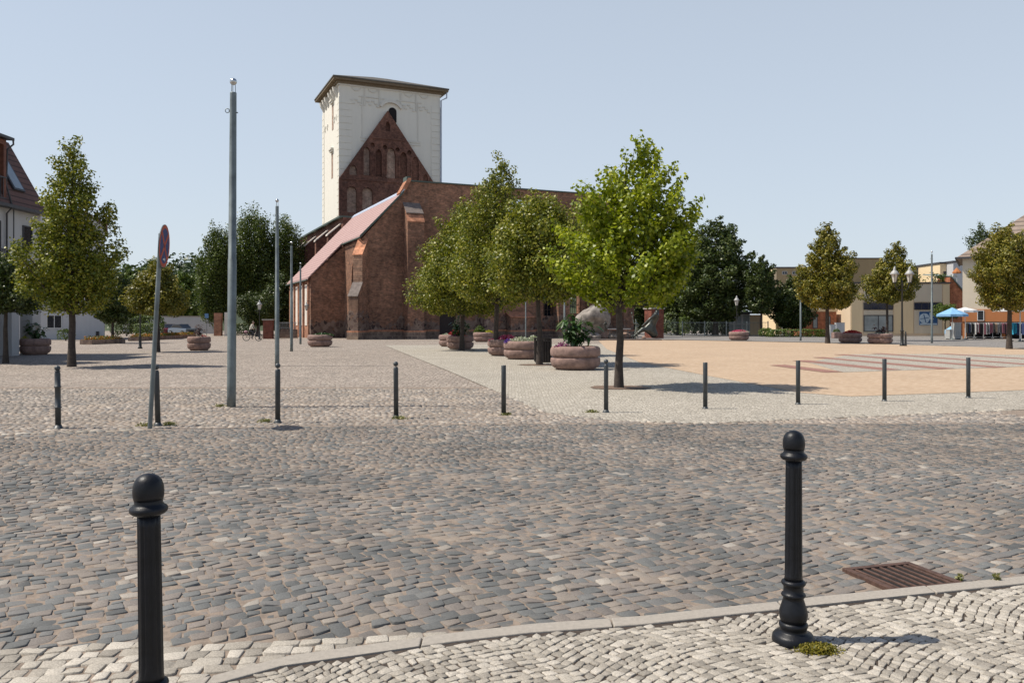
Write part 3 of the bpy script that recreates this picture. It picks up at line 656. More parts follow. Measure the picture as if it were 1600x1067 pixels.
for i in range(12):
    a0 = math.pi * (.18 + .64 * i / 12); a1 = math.pi * (.18 + .64 * (i + 1) / 12); r0, r1 = 1.75, 2.15
    hm.prism([(TU + 8.0 + r0 * math.cos(a0), TV - .45, 34.0 + r0 * math.sin(a0)), (TU + 8.0 + r0 * math.cos(a1), TV - .45, 34.0 + r0 * math.sin(a1)), (TU + 8.0 + r1 * math.cos(a1), TV - .45, 34.0 + r1 * math.sin(a1)), (TU + 8.0 + r1 * math.cos(a0), TV - .45, 34.0 + r1 * math.sin(a0))], (0, .5, 0))
hm.build('window_hood', M_TTRIM, tw_)
for v, z0, z1 in ((TV + 4.6, 31.8, 35.7), (TV + 5.0, 24.3, 28.2)):
    q = MB().box(TU - .03, TU - .005, v - .55, v + .55, z0, z1).build('side_window', M_PLASTER, tw_)
    MB().box(TU - .45, TU + .05, v - .95, v + .95, z1 + .5, z1 + .75).box(TU - .3, TU, v - .8, v + .8, z1 + .2, z1 + .5).build('hood', M_TTRIM, tw_)
# low pyramid roof with deep brown eaves
e = 1.15; x0, x1, y0, y1 = TU - e, TU + TW + e, TV - e, TV + TD + e
m = MB(); m.add([(x0, y0, TH + .55), (x1, y0, TH + .55), (x1, y1, TH + .55), (x0, y1, TH + .55), ((x0 + x1) / 2 - 1.2, (y0 + y1) / 2, TH + 3.2), ((x0 + x1) / 2 + 1.2, (y0 + y1) / 2, TH + 3.2), (x0, y0, TH + .35), (x1, y0, TH + .35), (x1, y1, TH + .35), (x0, y1, TH + .35)],
    [(0, 1, 5, 4), (1, 2, 5), (2, 3, 4, 5), (3, 0, 4), (6, 7, 1, 0), (7, 8, 2, 1), (8, 9, 3, 2), (9, 6, 0, 3), (9, 8, 7, 6)])
tr = m.build('tower_roof', M_COPPER, ch)
m = MB(); a = .1
m.prism([(x0 + a, y0 + a, TH + .35), (x1 - a, y0 + a, TH + .35), (x1 - a, y1 - a, TH + .35), (x0 + a, y1 - a, TH + .35)][::-1], (0, 0, -.3)).box(TU - .45, TU + TW + .45, TV - .45, TV + TD + .45, TH - .3, TH + .05)
m.build('eaves', M_FASCIA, tr)
MB().tube([(TU + TW + .9, TV - .6, TH + .2), (TU + TW + .9, TV - .6, TH - .8), (TU + TW + .1, TV - .2, TH - 1.2), (TU + TW + .12, TV - .2, 14)], .12, 6).build('downpipe', M_LEAD, tw_)
# old steep gable left standing against the tower
gx0, gx1 = TU - .12, TU + 15.15; gm = (TU + 7.4)
gt = 34.4; ge = 23.4
gab = [(gx0, 5), (gx1, 5), (gx1, ge), (gm, gt), (gx0, ge)]
lan = [(TU + 4.1, 24.2, 28.5, 1.0), (TU + 5.95, 24.1, 28.3, .95), (TU + 7.95, 24.0, 28.7, 1.4), (TU + 9.9, 23.9, 28.2, 1.1), (TU + 11.8, 23.8, 27.6, 1.1)]
small = [(TU + 2.0, 24.1, 25.6, 1.2), (TU + 13.5, 23.8, 25.0, .8), (TU + 7.4, 31.2, 32.7, .7)]
low = [(TU + 1.8, 18.4, 22.3, 1.5), (TU + 4.2, 18.4, 22.3, 1.6)]
holes = [arch(*q) for q in lan] + [arch(*q) for q in small] + [arch(*q, pointed=False) for q in low]
holes = [arch(a_, b_, c_, d_) for a_, b_, c_, d_ in lan + small] + [arch(a_, b_, c_, d_, pointed=False) for a_, b_, c_, d_ in low]
circ = [[(cx + .36 * math.cos(t * math.pi / 5), cz + .36 * math.sin(t * math.pi / 5)) for t in range(10)] for cx, cz in ((TU + 5.0, 28.9), (TU + 6.95, 28.7), (TU + 8.95, 28.5), (TU + 10.85, 28.2))]
g_ = MB().prism(XZ(gab, TV - .62), (0, .5, 0), 0, [XZ(h, TV - .62) for h in holes + circ]).build('gable', M_BRICKG, ch)
m = MB()
for q in (lan[2], lan[0], small[0]) + tuple(low):
  MB().box(q[0] - q[3] / 2 - .05, q[0] + q[3] / 2 + .05, TV - .13, TV - .105, q[1] - .05, q[2] + .03).build('plaster_niche', M_PLASTER, g_)
for q in (lan[1], lan[3], small[2]): MB().box(q[0] - q[3] / 2 - .05, q[0] + q[3] / 2 + .05, TV - .13, TV - .105, q[1] - .05, q[2] + .03).build('blind_lancet', M_BRICKG, g_)
for q in (lan[4], small[1]): MB().box(q[0] - q[3] / 2 - .05, q[0] + q[3] / 2 + .05, TV - .3, TV - .105, q[1] - .05, q[2] + .03).build('blind_lancet', M_BRICKG, g_)
for cx, cz in ((TU + 5.0, 28.9), (TU + 6.95, 28.7), (TU + 8.95, 28.5), (TU + 10.85, 28.2)): MB().box(cx - .4, cx + .4, TV - .13, TV - .105, cz - .4, cz + .4).build('blind_roundel', M_BRICKG, g_)
m = MB().box(gx0 - .05, gx1, TV - .74, TV - .622, 23.3, 23.6).box(gx0 + 4.9, gx1 - 5.1, TV - .72, TV - .622, 29.9, 30.15)
for q in lan:
    for s in (-1, 1): m.box(q[0] + s * (q[3] / 2 + .12) - .08, q[0] + s * (q[3] / 2 + .12) + .08, TV - .75, TV - .622, q[1], q[2] - q[3] * .8)
m.build('moulding', M_BRICKG, g_)
# ---------------------------------------------------------------- brick gate pier and yard walls by the church
def pier(label, x, y, rz, w, d, h, group=None, mat=M_BRICK):
    r = empty('brick_pier', (x, y, 0), rz, label, 'brick pier', group)
    MB().box(-w / 2, w / 2, -d / 2, d / 2, 0, h - .15).build('shaft', M_BRICKN if mat is None else mat, r)
    MB().box(-w / 2 - .1, w / 2 + .1, -d / 2 - .1, d / 2 + .1, h - .15, h).build('cap', M_KERB, r)
    return r
M_BRICKP = brick_mat('red_pier_brick', (.2, .06, .045), (.14, .05, .04), (.15, .09, .07), dirtamt=.3)
pier('dark red brick gate pier with a flat cap behind the leaning bronze figure', XA(1022, 86), 86, R(24), 1.5, 1.3, HZ(481, 86), mat=M_BRICKP)
# ---------------------------------------------------------------- street furniture
M_BLACK = plain('black_bollard_paint', (.007, .008, .011), .42, var=.4, scale=18, bmp=.12, spec=.3)
M_GREYP2 = plain('dark_grey_bollard_paint', (.045, .052, .056), .45, var=.3, scale=9)
M_GALV = plain('galvanised_steel', (.16, .185, .185), .5, metal=.35, var=.3, scale=4)
M_CHROME = plain('polished_ball', (.55, .56, .56), .2, metal=.9, var=.05)
M_RUST = plain('rusty_cast_iron', (.095, .052, .038), .75, metal=.2, var=.4, scale=20, bmp=.3)
M_SLOTSHADE = plain('painted_slot_shade', (.008, .006, .005), .95)
M_MOSS = leaf_mat('moss_tufts', [(0, (.09, .1, .01)), (.6, (.2, .17, .02)), (1, (.3, .24, .05))], trans=.15)
M_WEED = leaf_mat('weed_leaves', [(0, (.12, .14, .04)), (.5, (.22, .22, .07)), (1, (.36, .32, .16))], trans=.2)
def flute(r, z, t): return r * (1 - .07 * (abs(math.sin(6 * t)) ** .7 < .55)) if .46 < z < .92 else r
def ornate(label, x, y, z, lean=(0, 0)):
    r = empty('bollard', (x, y, z), 0, label, 'bollard', 'black ornate bollards on the near pavement'); r.rotation_euler = (lean[0], lean[1], 0)
    m = MB(); m.lathe([(.1, -.03), (.102, .012), (.099, .03), (.09, .042), (.068, .05), (.062, .058), (.064, .07), (.069, .08), (.068, .092), (.06, .1)], 40); m.build('foot', M_BLACK, r)
    m = MB(); m.lathe([(q, .1 + (z - .1) * .74) for q, z in [(.06, .1), (.066, .125), (.0685, .15), (.066, .175), (.058, .21), (.05, .245), (.047, .262), (.055, .268), (.059, .277), (.055, .287), (.048, .294), (.047, .325), (.049, .338), (.056, .346), (.0585, .355), (.056, .366), (.048, .374)]], 40)
    m.build('pedestal', M_BLACK, r)
    pts = [(.044, .374)] + [(.0415 - .003 * i / 14, .4 + .575 * i / 14) for i in range(15)]
    def fl(rr, z, t): return rr * (1 - .1 * max(0, math.sin(10 * t)) ** .6) if .33 < z < .87 else rr
    MB().lathe([(q, .3 if z < .38 else .3 + (z - .374) * (.589 / .601)) for q, z in pts], 80, fn=fl).build('shaft', M_BLACK, r)
    MB().lathe([(q, z - .086) for q, z in [(.04, .972), (.054, .978), (.0625, .986), (.065, .994), (.0625, 1.002), (.052, 1.01), (.047, 1.017), (.048, 1.024), (.046, 1.03)]], 40).build('collar', M_BLACK, r)
    MB().lathe([(q, z - .086) for q, z in [(.049, 1.028), (.052, 1.042), (.053, 1.058), (.051, 1.078), (.045, 1.096), (.035, 1.109), (.02, 1.118), (.001, 1.122)]], 40).build('ball', M_BLACK, r)
    return r
ornate('black fluted bollard with its whole foot in view, standing beside the drain grate', 1.38, 4.05, PAVZ - .005, (0, R(.15)))
ornate('nearest black fluted bollard, its foot cut off by the picture bottom', -1.275, 2.93, PAVZ - .012, (0, R(-.9)))
def ball_b(label, x, y, rings=False, lean=0, h=.95, chip=False):
    r = empty('bollard', (x, y, .015), 0, label, 'bollard', 'thin grey bollards along the far side of the road'); r.rotation_euler = (0, lean, 0)
    MB().lathe([(.065, -.02), (.065, .012), (.05, .03), (.043, .055)] if not rings else [(.085, -.02), (.085, .008), (.06, .02), (.045, .055)], 24).build('foot', M_GREYP2, r)
    m = MB(); pr = [(.0405, .05)]
    if rings:
        for z in (.32, .63): pr += [(.0405, z - .012), (.05, z - .008), (.052, z), (.05, z + .008), (.0405, z + .012)]
    pr += [(.0405, h - .13), (.036, h - .105), (.026, h - .09)]
    m.lathe(pr, 24).build('shaft', M_GREYP2, r)
    if rings: MB().lathe([(.026, h - .1), (.046, h - .088), (.03, h - .075)], 24).build('collar', M_GREYP2, r)
    MB().ball((0, 0, h - .042), .042, seg=20, ring=12).build('ball', M_GREYP2, r)
    return r
def gb(x, y): return G(x, y)
for args in [('grey bollard with two rings and a ball top, leftmost in the road row', (91, 671), True, R(-.8)), ('grey ball-top bollard right behind the no-stopping sign pole', (247, 667), False, R(-1.8)),
             ('grey ball-top bollard between the tallest mast and the thin mast shadow', (434, 662), False, 0), ('chipped grey ball-top bollard standing alone in front of the church buttress', (619, 655), False, R(-.4)),
             ('grey ball-top bollard just in front of the trunk of the bright green tree', (947, 646), False, 0)]:
    x, y = gb(*args[1]); ball_b(args[0], x, y, args[2], args[3])
def plain_b(label, px, h=.86):
    x, y = gb(*px); r = empty('bollard', (x, y, .015), 0, label, 'bollard', 'thin grey bollards along the far side of the road')
    MB().lathe([(.06, -.02), (.06, .01), (.045, .022), (.042, .04)], 20).build('foot', M_GREYP2, r)
    MB().lathe([(.0415, .035), (.0415, h - .01), (.037, h)], 24).build('shaft', M_GREYP2, r)
plain_b('flat-topped grey bollard on the seam of the grey and pale paving, left of the planters', (787, 650))
plain_b('flat-topped grey bollard in the pale paving with the tree shadow behind it', (1102, 640))
plain_b('flat-topped grey bollard left of the striped inlay, paint worn in spots', (1247, 633))
plain_b('flat-topped grey bollard standing in front of the middle of the striped inlay', (1382, 628))
plain_b('flat-topped grey bollard farthest right in the row', (1513, 623))
# flag masts
def mast(label, x, y, h, r0=.082, lean=0, eye=True, r1=.06):
    r = empty('flag_mast', (x, y, 0), 0, label, 'flag mast', 'steel flag masts round the square'); r.rotation_euler = (0, lean, 0)
    MB().lathe([(r0 * 1.0, -.05), (r0, .3), (r0 * .97, h * .45), (r0 * .9, h * .451), (r1, h - .3), (r1, h - .28), (r1 * .9, h - .275)], 20).build('pole', M_GALV, r)
    m = MB()
    for a in (0, 2.1, 4.2): m.tube([(r1 * .7 * math.cos(a), r1 * .7 * math.sin(a), h - .3), (r1 * .6 * math.cos(a), r1 * .6 * math.sin(a), h - .1)], .006, 5)
    m.build('ball_bracket', M_GALV, r); MB().ball((0, 0, h - .07), .066, seg=18, ring=10).build('ball', M_CHROME, r)
    if eye:
        m = MB(); c = (-r1 - .05, 0, h - .62)
        m.tube([(c[0] + .04 * math.cos(t * math.pi / 5), 0, c[2] + .04 * math.sin(t * math.pi / 5)) for t in range(11)], .008, 5); m.tube([(c[0] + .03, 0, c[2]), (r1 + .03, 0, c[2] - .04)], .012, 5)
        m.build('rope_eye', M_GALV, r)
    return r
x, y = G(361.5, 637); mast('tallest and nearest steel flag mast, left of the church', x, y, 6.24, lean=R(.35))
mast('thin steel flag mast rising behind the ball-top bollard', XA(433, 30.8), 30.8, 6.24)
mast('steel flag mast at the left end of the church aisle wall', XA(455.5, 46.8), 46.8, 6.24)
mast('short looking steel flag mast close in front of the aisle wall', XA(469.5, 63), 63, 6.24)
mast('steel flag mast beside the blue shop sign', XA(1456, 65), 65, HZ(392, 65))
mast('steel flag mast half hidden by the tree in front of the brick kiosk', XA(1251, 74), 74, 6.6)
mast('steel flag mast right in front of the barred church window', XA(882, 72), 72, 6.3)
mast('slim steel flag mast between the planters and the church wall', XA(821.5, 76), 76, 6.3, r0=.06, r1=.04)
# no-stopping sign
x, y = G(234, 671); sg = empty('traffic_sign', (x, y, 0), 0, 'round blue no-stopping sign with red cross seen almost edge-on, on a leaning grey pole', 'traffic sign')
M_SBLUE = plain('sign_blue', (.012, .035, .16), .45, var=.1); M_SRED = plain('sign_red', (.42, .06, .03), .45, var=.1); M_SWHITE = plain('sign_white', (.6, .62, .65), .5, var=.05)
tl = (XA(249, 12.5) - XA(234, 12.5)) / 2.55
MB().tube([(0, 0, 0), (tl * 2.95, 0, 2.95)], .033, 14).build('pole', M_GALV, sg)
n_ = Vector((.985, .17, -tl)).normalized(); t_ = Vector((0, 0, 1)); t_ = (t_ - n_ * t_.dot(n_)).normalized(); s_ = t_.cross(n_); cc = Vector((tl * 2.76 + .05, 0, 2.76))
def disc(m, r0, r1, off, mi, n=40):
    vs = []; 
    for r_ in (r0, r1):
        for k in range(n):
            a = 2 * math.pi * k / n; vs.append(cc + n_ * off + (s_ * math.cos(a) + t_ * math.sin(a)) * r_)
    m.add(vs, [(k, (k + 1) % n, (k + 1) % n + n, k + n) for k in range(n)], mi)
ds = MB(); P = [cc + (s_ * math.cos(2 * math.pi * k / 40) + t_ * math.sin(2 * math.pi * k / 40)) * .325 for k in range(40)]
ds.prism(P, n_ * .012).build('disc', M_GALV, sg)
fc = MB(); disc(fc, .001, .265, .0145, 0); disc(fc, .265, .318, .0145, 1)
for a in (45, -45):
    d = s_ * math.cos(R(a)) + t_ * math.sin(R(a)); q = n_.cross(d); o_ = cc + n_ * .0165
    fc.add([o_ - d * .29 - q * .03, o_ + d * .29 - q * .03, o_ + d * .29 + q * .03, o_ - d * .29 + q * .03], [(0, 1, 2, 3)], 1)
o_ = cc + n_ * .0185 - t_ * .2                        # small white arrow at the bottom
def sp(u, v): return o_ + s_ * u + t_ * v
fc.add([sp(-.07, -.012), sp(.04, -.012), sp(.04, .012), sp(-.07, .012), sp(.03, -.035), sp(.075, 0), sp(.03, .035)], [(0, 1, 2, 3), (4, 5, 6)], 2)
fc.build('sign_face', [M_SBLUE, M_SRED, M_SWHITE], sg)
# drain grate
dg = empty('drain_grate', (2.42, 5.12, .024), R(16), 'rusty cast iron drain grate with slots set in the road by the kerb', 'drain grate')
m = MB(); m.box(-.28, .28, -.26, -.215, -.02, .016); m.box(-.28, .28, .215, .26, -.02, .016); m.box(-.28, -.235, -.215, .215, -.02, .016); m.box(.235, .28, -.215, .215, -.02, .016)
m.build('frame', M_RUST, dg, bevel=.004)
m = MB()
for k in range(7): x = -.2025 + k * .0675; m.box(x - .0095, x + .0095, -.2148, .2148, -.02, .013)
m.build('bars', M_RUST, dg, bevel=.003)
MB().box(-.236, .236, -.216, .216, -.05, .004).build('pit', M_SLOTSHADE, dg)  # near-black block close under the bars, painting the shade of the slots
dg.scale = (.92, .9, 1)
# tufts
def tuft(label, x, y, z, rx, ry, h, n, mat, seed, name='weed_tuft', cat='weeds', leaf=.02, group=None):
    rng = np.random.default_rng(seed); k = max(3, n // 60); c = rng.normal(0, .12, (k, 2)); i = rng.integers(0, k, n)
    P = np.concatenate([c[i] + rng.normal(0, .22, (n, 2)), rng.uniform(0, 1, (n, 1)) ** 1.5], 1); r2 = (P[:, :2] ** 2).sum(1); P = P[r2 < 1.2]
    P[:, 2] *= np.clip(1.2 - (P[:, :2] ** 2).sum(1), .2, 1); P = P * [rx, ry, h]
    V, Q = leaf_quads(P, leaf, rng, .1); o = np_obj(name, V, Q, mat); o.location = (x, y, z); return tag(o, label, cat, group)
x, y = 1.452, 3.92; tuft('yellow green moss cushion at the foot of the bollard by the drain', x, y, PAVZ, .15, .085, .03, 4200, M_MOSS, 3, 'moss_cushion', 'moss', .011)
for i, (px, lab) in enumerate([((1556, 918), 'small green weed in the kerb joint right of the drain grate'), ((1500, 912), 'flat green weed at the corner of the drain grate'),
    ((625, 656), 'grass tuft at the foot of the chipped bollard'), ((790, 650), 'grass tuft at the foot of the flat-topped bollard by the paving seam'), ((925, 646), 'sparse weeds left of the bollard before the bright tree'),
    ((415, 661), 'dry weeds beside the bollard under the sign shadow'), ((228, 667), 'dry grass round the foot of the no-stopping sign'), ((262, 666), 'dry grass right of the bollard behind the sign'), ((345, 637), 'dry weeds left of the tallest mast foot')]):
    x, y = G(*px); sz = .05 if i < 2 else .22
    tuft(lab, x, y, PAVZ if i < 1 else .018, sz, sz * .5, .045 if i < 2 else .05, 90 if i < 2 else 170, M_WEED, 20 + i, leaf=.018 if i < 2 else .03, group='weeds in the paving joints')
# ---------------------------------------------------------------- trees
M_SOIL = plain('tree_pit_soil', (.15, .1, .07), .95, var=.25, scale=8, bmp=.5)
def pit(label, x, y, r, group='bare earth round the trees'):
    m = MB(); n = 30; rg = random.Random(int(x * 10)); m.add([(x + r * (1 + rg.uniform(-.12, .12)) * math.cos(2 * math.pi * k / n), y + r * .8 * (1 + rg.uniform(-.1, .1)) * math.sin(2 * math.pi * k / n), .033) for k in range(n)], [tuple(range(n))])
    o = m.build('tree_soil', M_SOIL); o['kind'] = 'structure'
tg = 'street trees round the square'
x, y = G(967, 607); pit('', x, y, .75)
tree('bright yellow-green broad tree with a lopsided leader, nearest on the pale paving', x, y, HZ(203, 20.2), 1.95, 3.5, .1, 11000, 120, L_BRIGHT, 11, 'dome', .1, .17, tg, lean=.2, squash=.75, airy=.03, topshift=.28, name='broadleaf_tree', lobes=.2, limbs=70, stretch=2.2, fill=.22, shift=.22)
x, y = G(843, 571); pit('', x, y, .8)
tree('dark trunked linden rising directly behind the slatted bin', x, y, HZ(298, 31.3), 2.4, 4.5, .1, 17000, 170, L_LINDEN, 12, 'round', .11, .2, tg)
tree('tallest linden of the planter row, its pointed top above the church wall', XA(775, 40), 40, HZ(236, 40), 2.4, 5.4, .11, 17000, 170, L_LINDEN, 13, 'cone', .13, .19, tg, topshift=.3)
x, y = G(722, 548); pit('', x, y, .8)
tree('broad linden at the church end of the planter row', x, y, HZ(306, 48), 2.0, 6.6, .12, 20000, 210, L_LINDEN, 14, 'cone', .14, .18, tg)
x, y = G(112, 573)
tree('tall loose linden in front of the white houses on the left', x, y, HZ(205, 30.4), 1.85, 3.45, .1, 13000, 150, L_LINDEN, 15, 'cone', .13, .17, tg, airy=.07, lobes=.32, limbs=70)
tree('dark linden cut by the left picture edge, beside the arcade', XA(9, 33), 33, HZ(395, 33), 2.0, 3.6, .1, 8000, 80, L_DARK, 16, 'round', .1, .2, tg)
x, y = G(247, 550)
tree('small yellowing linden behind the no-stopping sign', x, y, HZ(400, 45.9), 2.05, 3.5, .11, 8000, 90, L_LINDENY, 17, 'cone', .1, .22, tg)
x, y = G(1293, 537)
tree('dense cone shaped linden in front of the brick kiosk', x, y, HZ(342, 65), 2.6, 4.9, .15, 14000, 150, L_LINDENY, 18, 'cone', .17, .18, tg)
tree('small linden behind the two-lantern lamp', XA(1386, 74), 74, HZ(376, 74), 3.3, 4.9, .16, 9000, 90, L_LINDENY, 19, 'open', .13, .2, tg, lean=.9)
x, y = G(1577, 546)
tree('linden at the right picture edge before the tan house', x, y, HZ(345, 50.3), 2.3, 4.5, .12, 15000, 150, L_LINDENY, 20, 'round', .16, .19, tg, lean=-.2)
tree('small round-headed tree left of the blue sunshades', XA(1477, 92), 92, HZ(476, 92), HZ(499, 92), 3.0, .14, 3500, 30, L_HEDGE, 21, 'ball', .08, .3, tg)
bg_ = 'trees behind the square'
tree('dark tree right behind the far end of the church wall', XA(990, 118), 118, HZ(440, 118), .8, 9.0, .3, 7000, 80, L_DARK, 35, 'round', .3, .24, bg_, name='dark_tree', squash=.6)
tree('large dark tree behind the iron fence right of the church', XA(1118, 103), 103, HZ(333, 103), 1.6, 10.5, .3, 14000, 150, L_DARK, 22, 'round', .35, .2, bg_, name='dark_tree', squash=.5)
tree('dark tree between the brick pier and the large dark tree', XA(1060, 108), 108, HZ(352, 108), 2.0, 9.0, .3, 11000, 110, L_DARK, 23, 'round', .3, .22, bg_, name='dark_tree', squash=.5)
tree('slender dark tree by the glazed pavilion', XA(1189, 98), 98, HZ(396, 98), 2.6, 4.2, .2, 8000, 90, L_DARK, 24, 'round', .14, .22, bg_, name='dark_tree')
tree('dark bushy tree under the white clock cube', XA(1238, 100), 100, HZ(428, 100), .9, 5.4, .22, 8000, 70, L_DARK, 25, 'round', .14, .25, bg_, name='dark_tree')
tree('weeping birch with a tall narrow head left of the tall mast', XA(338, 112), 112, HZ(350, 112), 1.8, 5.2, .22, 11000, 110, L_BIRCH, 26, 'oval', .22, .24, bg_, name='birch_tree', squash=1.9, bark=M_BIRCHBARK, airy=.12, up=.1)
tree('big weeping birch whose crown rises between the masts', XA(392, 116), 116, HZ(327, 116), 3.5, 8.6, .24, 17000, 150, L_BIRCH, 27, 'oval', .28, .2, bg_, name='birch_tree', squash=2.0, bark=M_BIRCHBARK, airy=.15, up=.1)
tree('weeping birch close to the left end of the church', XA(446, 118), 118, HZ(336, 118), 3.0, 6.4, .24, 12000, 110, L_BIRCH, 28, 'oval', .25, .22, bg_, name='birch_tree', squash=2.0, bark=M_BIRCHBARK, airy=.15, up=.1)
tree('round clipped dark tree above the cyclist', XA(402, 100), 100, HZ(457, 100), HZ(509, 100), 5.6, .17, 10000, 70, L_DARK, 29, 'ball', .2, .26, bg_, name='round_tree')
tree('dark yew like tree in the shade left of the church', XA(440, 106), 106, HZ(420, 106), .4, 5.5, .22, 8000, 70, L_DARK, 30, 'round', .2, .25, bg_, name='dark_tree')
tree('dark full tree behind the tall loose linden', XA(176, 66), 66, HZ(418, 66), 1.6, 3.6, .16, 9000, 80, L_DARK, 31, 'round', .12, .24, bg_, name='dark_tree')
tree('sparse purple-leaved treetop above the tan house roof', XA(1532, 108), 108, HZ(346, 108), HZ(392, 108), 3.6, .22, 800, 26, L_DARK, 32, 'open', .1, .2, bg_, name='dark_tree', airy=.2)
for i, (px, D_, ty, wd, lab) in enumerate([(205, 150, 415, 9, 'pale green tree below the wooded hill, leftmost'), (243, 160, 404, 9, 'grey green tree below the wooded hill behind the small linden'), (290, 150, 420, 8, 'light green tree below the wooded hill next to the birch')]):
    tree(lab, XA(px, D_), D_, HZ(ty, D_), 1.5, wd, .5, 5000, 60, (L_HEDGE, L_BIRCH, L_HEDGE)[i], 40 + i, 'round', .3, .24, bg_, name='broadleaf_tree')
# far wood on the hills: reads as one mass
rng = np.random.default_rng(77); nb = 900
bx = rng.uniform(-300, 60, nb); by = rng.uniform(200, 330, nb); bz = hillz(bx, by) ; br = rng.uniform(3, 5.5, nb)
dr = rng.normal(0, 1, (nb * 75, 3)); dr /= np.linalg.norm(dr, axis=1, keepdims=True); dr[:, 2] = np.abs(dr[:, 2]) * 1.1
idx = np.repeat(np.arange(nb), 75); P = np.stack([bx, by, bz + 1.5], 1)[idx] + dr * (br[idx] * rng.uniform(.75, 1.05, len(idx)))[:, None]
V, Q = leaf_quads(P, 1.15, rng, .3, N0=dr)
L_WOOD = leaf_mat('far_wood_leaves', [(0, (.022, .04, .014)), (.6, (.045, .07, .022)), (1, (.08, .11, .035))], trans=.15)
wd = np_obj('far_wood', V, Q, L_WOOD); tag(wd, 'dark wooded hillside far behind the left end of the square', 'wood', kind='stuff')
# ---------------------------------------------------------------- planters
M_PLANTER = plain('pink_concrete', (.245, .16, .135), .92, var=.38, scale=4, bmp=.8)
M_PSOIL = plain('planter_soil', (.05, .035, .025), .95)
M_GROOVE = plain('planter_groove', (.09, .05, .035), .95)
def fmat(name, *c): return leaf_mat(name, [(0, c[0]), (.5, c[1]), (1, c[2])], trans=.2)
F_PUR = fmat('purple_petals', (.14, .01, .1), (.25, .015, .16), (.35, .04, .25)); F_PINK = fmat('pink_petals', (.45, .03, .1), (.6, .06, .2), (.65, .2, .3))
F_RED = fmat('red_petals', (.3, .01, .01), (.45, .015, .02), (.5, .05, .03)); F_WHITE = fmat('white_petals', (.45, .45, .4), (.6, .6, .55), (.3, .35, .25))
F_YEL = fmat('yellow_petals', (.25, .3, .02), (.5, .42, .03), (.2, .25, .02)); F_ORA = fmat('orange_petals', (.45, .1, .01), (.55, .2, .02), (.3, .1, .02)); F_VIO = fmat('violet_petals', (.08, .03, .3), (.1, .04, .35), (.15, .08, .3))
F_SILV = fmat('silver_leaves', (.25, .3, .22), (.4, .43, .36), (.5, .5, .45))
P0 = None
def patch(name, root, mat, cx, cy, rx, ry, z0, h, n, leaf, seed, up=.8):
    rng = np.random.default_rng(seed); a = rng.uniform(0, 6.283, n); r = rng.uniform(0, 1, n) ** .5
    P = np.stack([cx + rx * r * np.cos(a), cy + ry * r * np.sin(a), z0 + h * (1 - r ** 2 * .7) * rng.uniform(.3, 1, n)], 1)
    V, Q = leaf_quads(P, leaf, rng, up); return np_obj(name, V, Q, mat, root)
def bigplant(root, mat, h, r, n, leaf, seed, z0=.75, cx=0, cy=0):
    """leafy plant with large leaves arching off its stems"""
    rng = random.Random(seed); m = MB(); st = MB()
    for s in range(max(5, n // 9)):
        a = rng.uniform(0, 6.3); rr = r * rng.uniform(.1, .9); hh = h * rng.uniform(.55, 1) * (1.15 - rr / r * .5); top = Vector((cx + rr * math.cos(a), cy + rr * math.sin(a), z0 + hh)); b = Vector((cx + rr * .25 * math.cos(a), cy + rr * .25 * math.sin(a), z0))
        st.tube([b, b.lerp(top, .5) + Vector((0, 0, .05)), top], [.014, .01, .006], 5)
        for k in range(9):
            t = rng.uniform(.25, 1.05); p = b.lerp(top, t); d = Vector((rng.gauss(0, 1), rng.gauss(0, 1), rng.uniform(-.5, .6))).normalized(); L = leaf * rng.uniform(.6, 1.2); sd_ = d.cross(Vector((0, 0, 1))).normalized() * L * .28
            dn = Vector((0, 0, -L * .18)); up_ = Vector((0, 0, L * .08))
            m.add([p, p + d * L * .35 + sd_ + up_, p + d * L * .4, p + d * L * .35 - sd_ + up_, p + d * L * .8 + sd_ * .7 + dn, p + d * L * .8 + dn * .7, p + d * L * .8 - sd_ * .7 + dn, p + d * L * 1.05 + dn * 2.2],
                  [(0, 1, 2), (0, 2, 3), (1, 4, 5, 2), (2, 5, 6, 3), (4, 7, 5), (5, 7, 6)])
    m.build('leaves', mat, root); st.build('stem', mat, root)
def planter(label, x, y, rad, fl=(), plant=None, h=.8, z=.02, rz=0):
    global P0
    r = empty('planter', (x, y, z), rz, label, 'planter', 'round concrete planters on the square')
    if P0 is None:
        prof = [(.62, -.02), (.66, .03), (.78, .1), (.84, .19), (.855, .29), (.85, .36), (.835, .4), (.765, .405), (.765, .46), (.83, .465), (.85, .5), (.86, .58), (.855, .68), (.83, .75), (.78, .79), (.73, .8), (.69, .785), (.68, .72)]
        sc_ = h / .8
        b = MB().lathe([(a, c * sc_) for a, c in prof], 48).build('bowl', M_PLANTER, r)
        s = MB().lathe([(.68, .70 * sc_), (.35, .74 * sc_), (.02, .76 * sc_)], 24).build('soil', M_PSOIL, r)
        P0 = (b, s)
    else:
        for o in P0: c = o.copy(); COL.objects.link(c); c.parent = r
    k = rad / .855
    for o in r.children: o.scale = (k, k, 1)
    for i, f in enumerate(fl):
        mt, cx, cy, rx, ry, hh, n, lf = f; patch('flowers', r, mt, cx * k, cy * k, rx * k, ry * k, .7, hh, n, lf, int(x * 7 + i * 13 + 500))
    patch('leaves', r, L_HEDGE, 0, 0, rad * .75, rad * .75, .68, .13, 900, .06, int(x * 3 + 900))
    if plant: bigplant(r, *plant)
    return r
L_CAN = leaf_mat('big_planter_leaves', [(0, (.02, .05, .012)), (.5, (.035, .08, .02)), (.85, (.07, .12, .04)), (1, (.13, .17, .09))], trans=.15, rough=.35)
x, y = G(899, 578)
